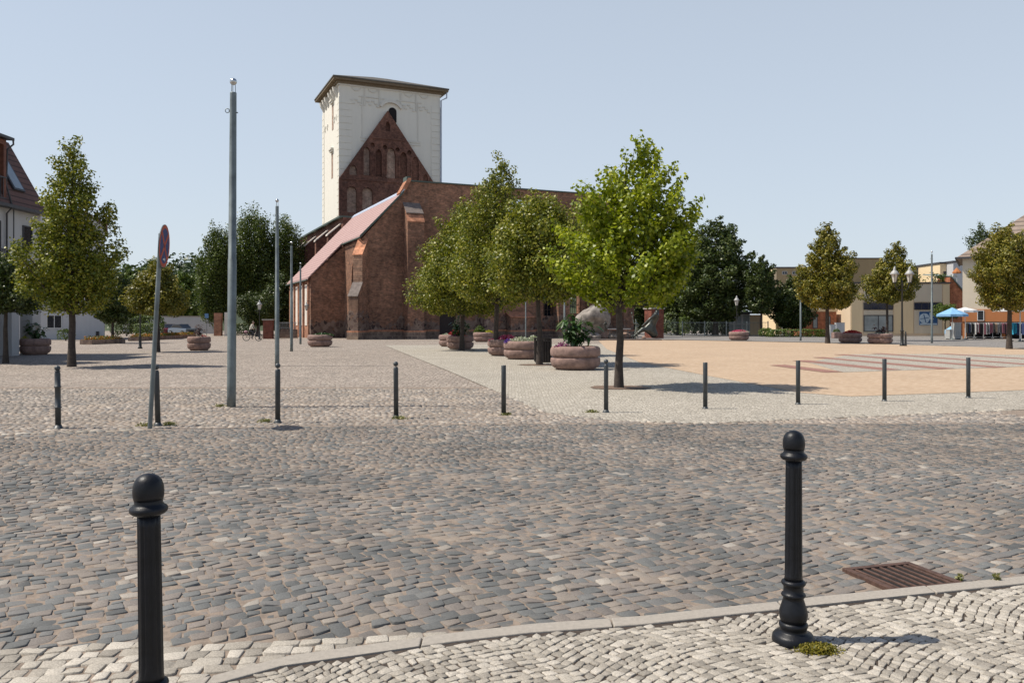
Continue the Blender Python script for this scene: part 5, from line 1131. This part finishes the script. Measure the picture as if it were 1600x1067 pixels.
# car
def car(label, x, y, rz, mat, group='cars parked behind the flower beds'):
    r = empty('parked_car', (x, y, 0), rz, label, 'car', group)
    sec = [(-2.1, .45), (-2.08, .8), (-1.95, .92), (-1.0, .98), (2.0, .9), (2.1, .75), (2.1, .4), (1.9, .25), (-1.9, .25)]
    MB().prism([(a, -.85, b) for a, b in sec], (0, 1.7, 0)).build('body', mat, r, bevel=.12)
    c = [(-1.75, .92), (-1.2, 1.42), (.35, 1.45), (1.15, .94)]
    MB().prism([(a, -.7, b) for a, b in c], (0, 1.4, 0)).build('window', M_DARKGLASS, r, bevel=.06)
    MB().prism([(-1.22, -.64, 1.425), (.33, -.64, 1.457), (.33, .64, 1.457), (-1.22, .64, 1.425)], (0, 0, .03)).build('roof', mat, r)
    for wx in (-1.3, 1.3):
        for s in (-1, 1):
            t = MB(); P = [(wx + .31 * math.cos(a * math.pi / 9), s * .87 - .09, .31 + .31 * math.sin(a * math.pi / 9)) for a in range(18)]; t = t.prism(P, (0, .18, 0)).build('wheel', M_TYRE, r)
            MB().prism([(wx + .18 * math.cos(a * math.pi / 9), s * .965, .31 + .18 * math.sin(a * math.pi / 9)) for a in range(18)], (0, .01 * s, 0)).build('rim', M_CHROME, t)
    for s in (-1, 1): MB().ball((2.03, s * .6, .72), .12, sc=(.6, 1.4, .8)).build('headlight', M_CHROME, r)
    MB().box(2.09, 2.13, -.35, .35, .42, .58).build('grille', M_DARK, r)
    return r
M_CRED = plain('dark_red_car_paint', (.14, .02, .03), .25, var=.05); M_CSIL = plain('silver_blue_car_paint', (.2, .24, .29), .22, metal=.5, var=.05)
car('dark red parked car, its roof above the silver one', XA(266, 116), 116, R(-70), M_CRED); car('silver blue parked car nearer the flower bed', XA(285, 111), 111, R(-35), M_CSIL)
# beds
def bed_(label, px0, px1, D0, D1, seed):
    x0, x1 = XA(px0, D0), XA(px1, D1); L = math.hypot(x1 - x0, D1 - D0); r = empty('flower_bed', (x0, D0, .01), math.atan2(D1 - D0, x1 - x0), label, 'flower bed', 'stone edged flower beds')
    MB().box(0, L, -.5, .5, 0, .34).build('stone_edge', M_STONE, r)
    rng = np.random.default_rng(seed)
    for mt, n, lf, s in ((L_HEDGE, int(L * 300), .1, 1), (F_ORA, int(L * 160), .11, 2)):
        P = np.stack([rng.uniform(.1, L - .1, n), rng.uniform(-.42, .42, n), .33 + rng.uniform(0, .32, n) * (.6 + .4 * np.sin(rng.uniform(0, 6, n)))], 1); V, Q = leaf_quads(P, lf, rng, .7); np_obj('leaves' if s == 1 else 'flowers', V, Q, mt, r)
bed_('short low flower bed with orange flowers below the white house', 134, 187, 62, 66, 1); bed_('long curving low flower bed with orange flowers before the parked cars', 209, 300, 74, 92, 2)
bg2 = 'hedges and shrubs'
bush('hedge', 'bright green clipped hedge between the small linden and the stairs bank', 'hedge', XA(205, 95), XA(243, 95), 95, 98, 0, HZ(506, 95), .16, 2600, L_HEDGE, 1, bg2)
bush('shrub', 'round green shrub at the foot of the white house', 'shrub', XA(84, 74), XA(107, 74), 74, 75.6, 0, HZ(518, 74) + .2, .1, 1500, L_HEDGE, 2, bg2, .8)
bush('shrub', 'dark shrubs on the bank right of the white house', 'shrub', XA(165, 100), XA(207, 100), 100, 104, 0, HZ(497, 100), .2, 3500, L_DARK, 3, bg2, .6)
bush('shrub', 'light green shrubs in front of the long grey wall', 'shrub', XA(200, 118), XA(250, 118), 118, 121, 0, HZ(492, 118), .25, 3000, L_HEDGE, 4, bg2, .6)
bush('hedge', 'low green hedge in front of the brick kiosk', 'hedge', XA(1207, 93), XA(1290, 93), 93, 95.5, 0, HZ(515, 93), .16, 5500, L_HEDGE, 5, bg2, .15)
bush('shrub', 'dark undergrowth behind the iron fence, left of the green shrub', 'shrub', XA(1036, 104), XA(1094, 104), 104, 107, 0, HZ(488, 104), .25, 5000, L_DARK, 6, bg2, .5)
bush('shrub', 'dark undergrowth behind the iron fence, left of the glazed pavilion', 'shrub', XA(1094, 105), XA(1140, 105), 105, 107, 0, HZ(494, 105), .25, 4000, L_DARK, 7, bg2, .5)
bush('shrub', 'green leafy shrub poking above the iron fence', 'shrub', XA(1063, 100), XA(1080, 100), 100, 101.5, 0, HZ(494, 100), .18, 1000, L_HEDGE, 8, bg2, .7)
bush('shrub', 'dark ivy heap left of the brick gate wall', 'shrub', XA(365, 108), XA(392, 108), 108, 111, 0, HZ(505, 108), .2, 2200, L_DARK, 9, bg2, .6)
bush('shrub', 'dark shrub at the left end of the church aisle', 'shrub', XA(428, 104), XA(452, 104), 104, 107, .0, HZ(490, 104), .2, 2600, L_DARK, 10, bg2, .6)
bush('shrub', 'green flowering shrubs at the left end of the low hedge', 'shrub', XA(1190, 95), XA(1212, 95), 95, 97, 0, HZ(513, 95), .16, 1500, L_HEDGE, 11, bg2, .7)
# brick wall with piers and iron railing left of the church
D_ = 84
bw = empty('brick_gate_wall', (XA(418, D_), D_, 0), 0, 'red brick gate wall with pale coping behind the cyclist', 'wall')
MB().box(-.47, .47, 0, .6, 0, HZ(500.5, D_)).build('pier', M_BRICKP, bw); MB().box(-.57, .57, -.08, .68, HZ(500.5, D_) + .003, HZ(498.5, D_)).build('cap', M_KERB, bw)
MB().prism([(-.47, .3, 0), (-2.3, 6.5, 0), (-2.3, 6.8, 0), (-.47, .6, 0)], (0, 0, HZ(503, D_))).build('side_wall', M_BRICKP, bw)
MB().prism([(-.5, .2, 0), (-2.4, 6.5, 0), (-2.2, 6.9, 0), (-.5, .7, 0)], (0, 0, .1)).build('wall_foot', M_STONE, bw)
D_ = 88; ir = empty('iron_railing', (XA(436, D_), D_, 0), 0, 'pale iron railing on a low dark wall left of the church', 'railing')
MB().box(0, 1.9, 0, .35, 0, .95).build('low_wall', M_STONE, ir)
m = MB()
for k in range(13): m.tube([(.05 + k * .14, .17, .95), (.05 + k * .14, .17, 1.75)], .018, 4)
m.box(0, 1.85, .15, .19, 1.1, 1.14); m.box(0, 1.85, .15, .19, 1.6, 1.64); m.build('bars', M_LWHITE, ir)
# iron fence right of the church
D_ = 98; x0, x1 = XA(1034, D_), XA(1200, D_)
fe = empty('iron_fence', (x0, D_, 0), 0, 'long thin grey iron fence below the large dark trees', 'fence'); L = x1 - x0
m = MB()
for k in range(int(L / .16)): m.tube([(k * .16, 0, .1), (k * .16, 0, 1.7)], .01, 4, cap=False)
m.box(0, L, -.02, .02, .15, .19).box(0, L, -.02, .02, 1.66, 1.71).build('bars', M_GALV, fe)
for px in (1034, 1066, 1101, 1135, 1167, 1200): c = XA(px, D_) - x0; MB().box(c - .05, c + .05, -.05, .05, 0, 1.85).build('post', M_GALV, fe)
# glazed pavilion behind the fence
D_ = 106; gp = empty('glazed_pavilion', (XA(1135, D_), D_, 0), 0, 'glazed entrance pavilion with white frames behind the fence lamp', 'pavilion')
wd_ = XA(1172, D_) - XA(1135, D_)
MB().box(0, wd_, .1, 3, 0, HZ(490, D_)).build('wall', M_DARKGLASS, gp)
f = lambda u, z, o: (u, .09 - o, z)
for k in range(3): win(gp, f, k * wd_ / 3, (k + 1) * wd_ / 3, .2, HZ(491, D_), n=1, nz=1, t=.12, glass=M_LGL)
MB().box(wd_, wd_ + 1.6, 0, 4, 0, HZ(492, D_)).build('side_wall', M_CREAM, gp); MB().box(-.2, wd_ + 1.8, -.3, 4.2, HZ(490, D_) + .003, HZ(487.5, D_)).build('roof', M_DFRAME, gp)
# cream gate building, clock cube
D_ = 112; cg = empty('cream_building', (XA(1212, D_), D_, 0), 0, 'narrow cream building end with ivy left of the dark bushy tree', 'building')
MB().box(0, 4.5, 0, 6, 0, HZ(468, D_)).build('wall', M_CREAM, cg); MB().box(-.15, 4.6, -.2, 6.1, HZ(468, D_) + .003, HZ(466, D_)).build('roof_edge', M_DFRAME, cg)
V, Q = leaf_quads(np.random.default_rng(5).normal([.55, -.15, 2.2], [.25, .1, 1.1], (700, 3)), .2, np.random.default_rng(6), .2); np_obj('ivy', V, Q, L_HEDGE, cg)
D_ = 109; ck = empty('cube_sign', (XA(1223, D_), D_, 0), 0, 'white cube sign with a dark slanting mark on a mast', 'sign')
MB().tube([(0, 0, 0), (0, 0, HZ(465, D_))], .12, 8).build('mast', M_LWHITE, ck); z0, z1 = HZ(465, D_), HZ(452, D_); cb_ = MB().box(-.38, .38, -.38, .38, z0, z1).build('cube', M_MULL, ck)
MB().prism([(-.22, -.383, z1 - .2), (-.14, -.383, z1 - .2), (.2, -.383, z0 + .2), (.12, -.383, z0 + .2)], (0, -.01, 0)).build('mark', M_DARK, cb_)
# brick kiosk
D_ = 104; kx0, kx1 = XA(1253, D_), XA(1307, D_)
kk = empty('brick_kiosk', (kx0, D_, 0), 0, 'low orange brick building with narrow windows behind the cone shaped linden', 'building'); L = kx1 - kx0
MB().box(0, L, 0, 4, 0, HZ(487, D_)).build('wall', M_OBR, kk); MB().box(-.1, L + .1, -.12, 4, HZ(487, D_) + .003, HZ(483, D_)).build('roof_edge', M_CREAM, kk)
f = lambda u, z, o: (u, -.004 - o, z)
for px in (1270, 1290): u = XA(px, D_) - kx0; win(kk, f, u, u + .6, HZ(513, D_), HZ(494, D_), n=1, frame=M_DFRAME, glass=M_LGL)
# beige store
D_ = 101; sx0 = XA(1329, D_); sx1 = XA(1484, D_); L = sx1 - sx0; zt = HZ(443, D_)
st_ = empty('beige_store', (sx0, D_, 0), 0, 'long flat-roofed beige store with a taupe upper storey and blue sign', 'building')
wlh = MB().box(0, L, 0, 7, 0, zt).build('wall', M_CREAM2, st_)
MB().box(-.12, L + .12, -.15, 7.1, zt + .003, zt + .16).build('roof_edge', M_DFRAME, st_)
def U(px): return XA(px, D_) - sx0
for i, (a, b, mt) in enumerate([(1330, 1348, M_CREAM), (1349.5, 1395, M_TANW), (1396, 1427, M_CREAM), (1428, 1472, M_TANW), (1473, 1484, M_CREAM)]):
    MB().box(U(a), U(b) - .03, -.05, -.003, .35, 3.2 if 1340 < a < 1470 and mt is M_TANW else zt - .1).build('wall_panel', mt, st_)
    if 1340 < a < 1470 and mt is M_TANW: MB().box(U(a), U(b) - .03, -.05, -.003, 4.2, zt - .1).build('wall_panel', mt, st_)
f = lambda u, z, o: (u, -.055 - o, z)
win(st_, f, U(1349), U(1395), 3.25, 4.12, n=4, frame=M_DFRAME, glass=M_BLUEGL, name='ribbon_window'); win(st_, f, U(1428), U(1472), 3.25, 4.12, n=4, frame=M_DFRAME, glass=M_BLUEGL, name='ribbon_window')
win(st_, f, U(1349), U(1395), .55, 2.6, n=2, frame=M_DFRAME, glass=M_LGL, name='shop_window', t=.1)
ub = MB().box(-.8, U(1382), .4, 6, zt + .165, HZ(404, D_)).build('upper_storey', M_TAUPE, st_); MB().box(-.9, U(1382) + .1, .3, 6.1, HZ(404, D_) + .003, HZ(402.5, D_)).build('roof_edge', M_DFRAME, ub)
M_SIGNB = plain('shop_sign_blue', (.02, .08, .2), .4, var=.1); M_SIGNL = plain('shop_sign_pale', (.4, .5, .58), .4, var=.15)
sgn = MB().box(U(1436), U(1464), -.16, -.06, HZ(508, D_), HZ(487, D_)).build('shop_sign', M_SIGNB, st_)
m = MB(); cx, cz, rr_ = U(1443.5), HZ(497.5, D_), .62
m.prism([(cx + rr_ * math.cos(a * math.pi / 14), -.165, cz + rr_ * 1.0 * math.sin(a * math.pi / 14)) for a in range(28)], (0, -.01, 0)).build('emblem', M_SIGNL, sgn)
m = MB(); m.prism([(cx + .1, -.18, cz - .5), (cx + .2, -.18, cz - .5), (cx - .05, -.18, cz + .5), (cx - .15, -.18, cz + .5)], (0, -.01, 0)); m.prism([(cx - .5, -.18, cz - .1), (cx + .5, -.18, cz + .05), (cx + .5, -.18, cz + .12), (cx - .5, -.18, cz - .03)], (0, -.01, 0)); m.build('emblem_lines', M_SIGNB, sgn)
MB().box(U(1437), U(1463), -.17, -.161, HZ(507.6, D_), HZ(505, D_)).build('sign_band', M_SIGNL, sgn)
def text(body, loc, size, mat, parent, rot=(R(90), 0, 0)):
    cu = bpy.data.curves.new('lettering', 'FONT'); cu.body = body; cu.size = size; cu.extrude = .01; to = bpy.data.objects.new('tmp', cu); COL.objects.link(to)
    me = bpy.data.meshes.new_from_object(to.evaluated_get(bpy.context.evaluated_depsgraph_get())); bpy.data.objects.remove(to); me.materials.clear(); me.materials.append(mat)
    o = bpy.data.objects.new('lettering', me); COL.objects.link(o); o.location = loc; o.rotation_euler = rot; o.parent = parent; return o
text('E', (U(1450.5), -.18, HZ(499, D_)), 1.2, M_SIGNL, sgn)
# terrace plants on the store roof
for i, (a, b) in enumerate([(1396, 1430), (1452, 1482)]):
    rngp = np.random.default_rng(60 + i); n = 500; xa_, xb_ = XA(a, D_ + 2), XA(b, D_ + 2)
    k = 9; cs = rngp.uniform(xa_, xb_, k); hs = rngp.uniform(.5, 1.5, k); ii = rngp.integers(0, k, n)
    P = np.stack([cs[ii] - (xa_ + xb_) / 2 + rngp.normal(0, .5, n), rngp.normal(0, .25, n), rngp.uniform(0, 1, n) * hs[ii]], 1); V, Q = leaf_quads(P, .22, rngp, .2)
    o = np_obj('roof_plants', V, Q, L_HEDGE); o.location = ((xa_ + xb_) / 2, D_ + 2, zt + .17); tag(o, ['green plants on the store roof behind the two-lantern lamp', 'green plants on the store roof edge right of the steel mast'][i], 'plants', 'terrace plants', 'stuff')
# brick gable with metal roof right of the store
D_ = 101.5; bgx = XA(1484.5, D_); bgb = empty('brick_gable_house', (bgx, D_, 0), 0, 'narrow red brick gable with a grey green metal roof beside the tan house', 'building'); L = XA(1506, D_) - bgx
MB().prism([(0, 0, 0), (L, 0, 0), (L, 0, HZ(458, D_)), (.1, 0, HZ(433, D_)), (0, 0, HZ(433, D_))], (0, 3, 0)).build('wall', M_OBR, bgb)
m = MB(); m.prism([(.05, -.25, HZ(432.5, D_)), (L, -.25, HZ(457, D_)), (L + .5, 5, HZ(452, D_)), (L + .5, 8, HZ(424, D_)), (.6, 8, HZ(424, D_))], (0, 0, .12)).build('roof', M_GREENM, bgb)
# blocks beyond
def block(name, label, px0, px1, yt, D_, mat, wins=(), h0=0, edge=M_DFRAME):
    x0 = XA(px0, D_); L = XA(px1, D_) - x0; zt_ = HZ(yt, D_); r = empty(name, (x0, D_, 0), 0, label, 'building')
    MB().box(0, L, 0, 8, h0, zt_).build('wall', mat, r); MB().box(-.15, L + .15, -.15, 8, zt_ + .003, zt_ + .25).build('roof_edge', edge, r)
    f_ = lambda u, z, o: (u, -.004 - o, z)
    for a, b, y0, y1, g in wins: win(r, f_, XA(a, D_) - x0, XA(b, D_) - x0, HZ(y1, D_), HZ(y0, D_), frame=M_MULL if g else M_DFRAME)
    return r
block('apartment_block', 'far white flat-roofed block with one window above the store', 1469, 1489, 412, 128, M_CREAM, [(1474, 1483, 424, 436, 0)])
block('apartment_block', 'far pale block right behind the orange parasol', 1489.5, 1506, 410, 126, M_WGREY)
block('apartment_block', 'far grey green flat block behind the steel mast', 1425, 1468.5, 421, 135, plain('grey_green_cladding', (.2, .23, .22), .8), [(1432, 1440, 426, 433, 0), (1446, 1454, 426, 433, 0)])
block('apartment_block', 'far white strip of a block left of the two-lantern lamp tree', 1383.5, 1424, 423, 132, M_WGREY)
block('apartment_block', 'far taupe flats with a lit left corner above the dark bushy tree', 1214, 1262, 419, 170, M_TAUPE, [(1222, 1230, 424, 429, 1), (1238, 1246, 424, 429, 1)])
block('apartment_block', 'left end of the far taupe flats, its lit side painted cream', 1207, 1213.5, 419, 170, M_CREAM)  # sunlit corner of the taupe flats, the light put into a cream colour
# tan house at the right edge
D_ = 84; th = empty('tan_house', (XA(1504, D_), D_, 0), R(-30), 'tall tan house with a brown tiled hip roof at the right edge', 'house'); zt = HZ(403, D_)
L = 17
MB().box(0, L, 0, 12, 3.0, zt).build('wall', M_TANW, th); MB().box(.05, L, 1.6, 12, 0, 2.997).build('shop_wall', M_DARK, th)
of = MB().box(-.02, L, -.12, 1.55, 1.75, 2.99).build('orange_fascia', M_ORANGE, th)
f = lambda u, z, o: (u, -.125 - o, z)
win(th, f, 1.3, 1.9, 1.85, 2.9, n=1); win(th, f, 6.0, 7.5, 1.85, 2.9)
for u in (0.0, 3.4, 7.0, 10.6): MB().box(u, u + .35, -.05, .35, 0, 1.747).build('shop_pillar', M_ORANGE, th)
m = MB(); e_ = .55; zr = zt + 5.2
m.add([(-e_, -e_, zt), (L + e_, -e_, zt), (L + e_, 12 + e_, zt), (-e_, 12 + e_, zt), (6.3, 6, zr), (L - 6, 6, zr)], [(0, 1, 5, 4), (1, 2, 5), (2, 3, 4, 5), (3, 0, 4), (3, 2, 1, 0)])
rf2 = m.build('roof', M_TTILE, th); MB().box(-e_ - .08, L + e_, -e_ - .12, -e_ - .004, zt - .12, zt + .06).box(-e_ - .12, -e_ - .004, -e_, 12 + e_, zt - .12, zt + .06).build('gutter', M_DFRAME, rf2)
for u in (2.2, 5.4, 8.6):
    win(th, lambda a, z, o: (a, -.004 - o, z), u, u + 1.1, 4.2, 5.9)
# small things: cabinets, square planter
for i, (a, b, y0, D_, lab) in enumerate([(1297, 1306, 508, 90, 'lower white utility cabinet right of the cone shaped linden trunk'), (1306.5, 1320, 505, 91, 'taller pale utility cabinet behind the planter of red flowers')]):
    x0 = XA(a, D_); w0 = XA(b, D_) - x0; c = empty('utility_cabinet', (x0, D_, .03), 0, lab, 'utility cabinet', 'utility cabinets'); h = HZ(y0, D_)
    MB().box(0, w0, 0, .45, 0, h).build('body', M_WGREY, c, bevel=.01); MB().box(-.03, w0 + .03, -.03, .48, h + .002, h + .05).build('lid', M_LWHITE, c); MB().box(.04, w0 / 2 - .01, -.02, -.002, .08, h - .06).build('door', M_WGREY, c)
D_ = 86; sp_ = empty('square_planter', (XA(1307, D_), D_, .03), 0, 'small square planter with a round green bush by the utility cabinets', 'planter')
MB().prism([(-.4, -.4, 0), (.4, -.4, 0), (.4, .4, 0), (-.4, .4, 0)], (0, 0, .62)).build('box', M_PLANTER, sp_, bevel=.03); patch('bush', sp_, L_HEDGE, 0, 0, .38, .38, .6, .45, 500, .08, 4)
# ---------------------------------------------------------------- market goods and sunshades at the right
M_CLB = plain('light_blue_canvas', (.2, .4, .62), .8, var=.1); M_CWH = plain('white_canvas', (.68, .67, .66), .8, var=.06)
def shade(label, x, y, r, z0, z1, mats, seg=8, pole=.03, squash=1, group='sunshades of the street shops', base=True):
    o = empty('sunshade', (x, y, 0), R(11), label, 'sunshade', group); m = MB(); top = (0, 0, z1)
    for k in range(seg):
        a0, a1 = 2 * math.pi * k / seg, 2 * math.pi * (k + 1) / seg; p, q = (r * math.cos(a0), squash * r * math.sin(a0), z0), (r * math.cos(a1), squash * r * math.sin(a1), z0); md = tuple((p[i] + q[i]) / 2 * (.97 if i < 2 else 1) for i in range(3))
        m.add([top, p, md, q, (p[0], p[1], z0 - .22), (md[0], md[1], z0 - .2), (q[0], q[1], z0 - .22)], [(0, 1, 2), (0, 2, 3), (1, 4, 5, 2), (2, 5, 6, 3)], k % len(mats))
    c = m.build('canopy', mats, o); s = c.modifiers.new('cloth', 'SOLIDIFY'); s.thickness = .01
    MB().tube([(0, 0, 0), (0, 0, z1)], pole, 8).build('pole', M_MULL, o); MB().lathe([(.3, .03), (.3, .08), (.06, .12), (.05, .3)], 14).build('foot', M_GALV, o); return o
shade('light blue sunshade over the white sales counters', XA(1488, 78), 78, 1.35, HZ(492, 78) + .05, HZ(480.5, 78), [M_CLB])
shade('white sunshade between the light blue one and the linden', XA(1508, 80), 80, 1.1, HZ(486.5, 80) + .1, HZ(480, 80), [M_CWH])
shade('big white sunshade on a tall pole at the right edge', XA(1594, 70), 70, 2.05, HZ(485, 70) + .12, HZ(474.5, 70), [M_CWH], pole=.05)
shade('small orange parasol on the far terrace', XA(1495, 122), 122, .6, HZ(425, 122), HZ(418, 122), [M_ORANGE], pole=.03)
def counter(label, px0, px1, yt, D_, mat, group='white sales counters'):
    x0 = XA(px0, D_); w0 = XA(px1, D_) - x0; h = HZ(yt, D_); c = empty('sales_counter', (x0, D_, .03), 0, label, 'counter', group)
    MB().box(0, w0, 0, .8, .06, h).build('body', mat, c, bevel=.02); MB().box(-.04, w0 + .04, -.04, .84, h + .002, h + .04).build('top', M_MULL, c); MB().box(.04, w0 - .04, .04, .76, 0, .058).build('plinth', M_DARK, c)
counter('tall white sales counter under the blue sunshade', 1493, 1502, 505, 79, M_LWHITE); counter('lower white sales counter left of the tall one', 1484, 1492, 516, 79.5, M_LWHITE)
gr = empty('goods_case', (XA(1482.5, 82), 82, .03), 0, 'slanted blue and white goods display left of the sales counters', 'display')
MB().prism([(0, 0, .5), (.6, 0, .5), (.6, 0, 1.25), (0, 0, .85)], (0, .8, 0)).build('case', M_CLB, gr); MB().box(0, .6, 0, .8, 0, .497).build('stand', M_LWHITE, gr)
GC = [plain('garment_%s' % n, c, .9, var=.2) for n, c in (('white', (.5, .49, .47)), ('black', (.02, .02, .022)), ('maroon', (.16, .06, .08)), ('grey', (.2, .2, .2)), ('brown', (.3, .22, .16)), ('navy', (.03, .05, .14)), ('turquoise', (.03, .3, .45)), ('olive', (.12, .14, .1)))]
def rack(label, px, D_, L, seed, pal, rz=0):
    rg = random.Random(seed); o = empty('clothes_rack', (XA(px, D_), D_, .03), rz, label, 'clothes rack', 'clothes racks in front of the shops')
    m = MB()
    for s in (0, L): m.tube([(s, 0, .12), (s, 0, 1.62)], .018, 6).tube([(s, -.3, .12), (s, .3, .12)], .018, 6)
    m.tube([(0, 0, 1.62), (L, 0, 1.62)], .018, 6).tube([(0, 0, .2), (L, 0, .2)], .015, 6).build('frame', M_MULL, o)
    w = MB()
    for s in (0, L):
        for y_ in (-.3, .3): w.ball((s, y_, .05), .05, seg=8, ring=6)
    w.build('castors', M_DARK, o)
    n = int(L / .105)
    for k in range(n):
        x_ = .08 + k * .105; zb = rg.uniform(.45, .75); c = rg.choice(pal); g_m = MB(); dx = rg.uniform(-.015, .015)
        prof = [(0, 1.6), (-.1, 1.56), (-.22, 1.48), (-.24 + rg.uniform(-.03, .03), zb), (.24 + rg.uniform(-.03, .03), zb), (.22, 1.48), (.1, 1.56)]
        g_m.prism([(x_ + dx * (1.6 - z), y_, z) for y_, z in prof], (.055, 0, 0)).build('garment', GC[c], o)
for i, (px, D_, pal, lab) in enumerate([(1509, 82, [1, 5, 1, 3], 'clothes rack with black and navy garments next to the tall counter'), (1522, 82.4, [0, 1, 3, 0, 2], 'clothes rack with white and dark garments, second from the counter'), (1537, 82, [0, 2, 4, 1, 2], 'clothes rack with maroon, brown and white garments in the middle'),
    (1551, 82.3, [7, 1, 0, 3, 4], 'clothes rack with olive and white garments left of the linden trunk'), (1564, 82, [2, 1, 4, 0], 'clothes rack partly hidden by the linden trunk')]): rack(lab, px, D_, .82, 30 + i, pal, R(-8))
rack('clothes rack with turquoise and navy garments under the big white sunshade', 1580, 72, .8, 40, [6, 5, 6], R(-5)); rack('clothes rack with dark navy garments at the right picture edge', 1596, 72.5, .6, 41, [5, 5, 1], R(-5))
# small blue parking sign, manhole-free left background
D_ = 96; ps = empty('traffic_sign', (XA(323, D_), D_, 0), 0, 'small blue rectangular street sign on a thin pole right of the parked cars', 'traffic sign')
MB().tube([(0, 0, 0), (0, 0, HZ(490, D_))], .035, 6).build('pole', M_GALV, ps); MB().box(-.22, .22, -.06, -.04, HZ(497, D_), HZ(490, D_)).build('plate', plain('sign_light_blue', (.12, .25, .45), .5), ps)
# wall lantern on the aisle corner
wlb = empty('wall_lantern', (0, 0, 0), 0); wlb.parent = None
wlb['label'] = 'small lantern on a bracket at the corner of the church aisle'; wlb['category'] = 'wall lamp'
cpos = Vector((-10.4, 84, 0)) + Matrix.Rotation(R(24), 3, 'Z') @ Vector((-8.9, 7.6, 0)); wlb.location = cpos
MB().tube([(.35, .25, 3.9), (0, 0, 3.95), (-.1, 0, 3.9)], .03, 6).build('bracket', M_LIRON, wlb); lantern(wlb, -.1, 3.0, 1.0)
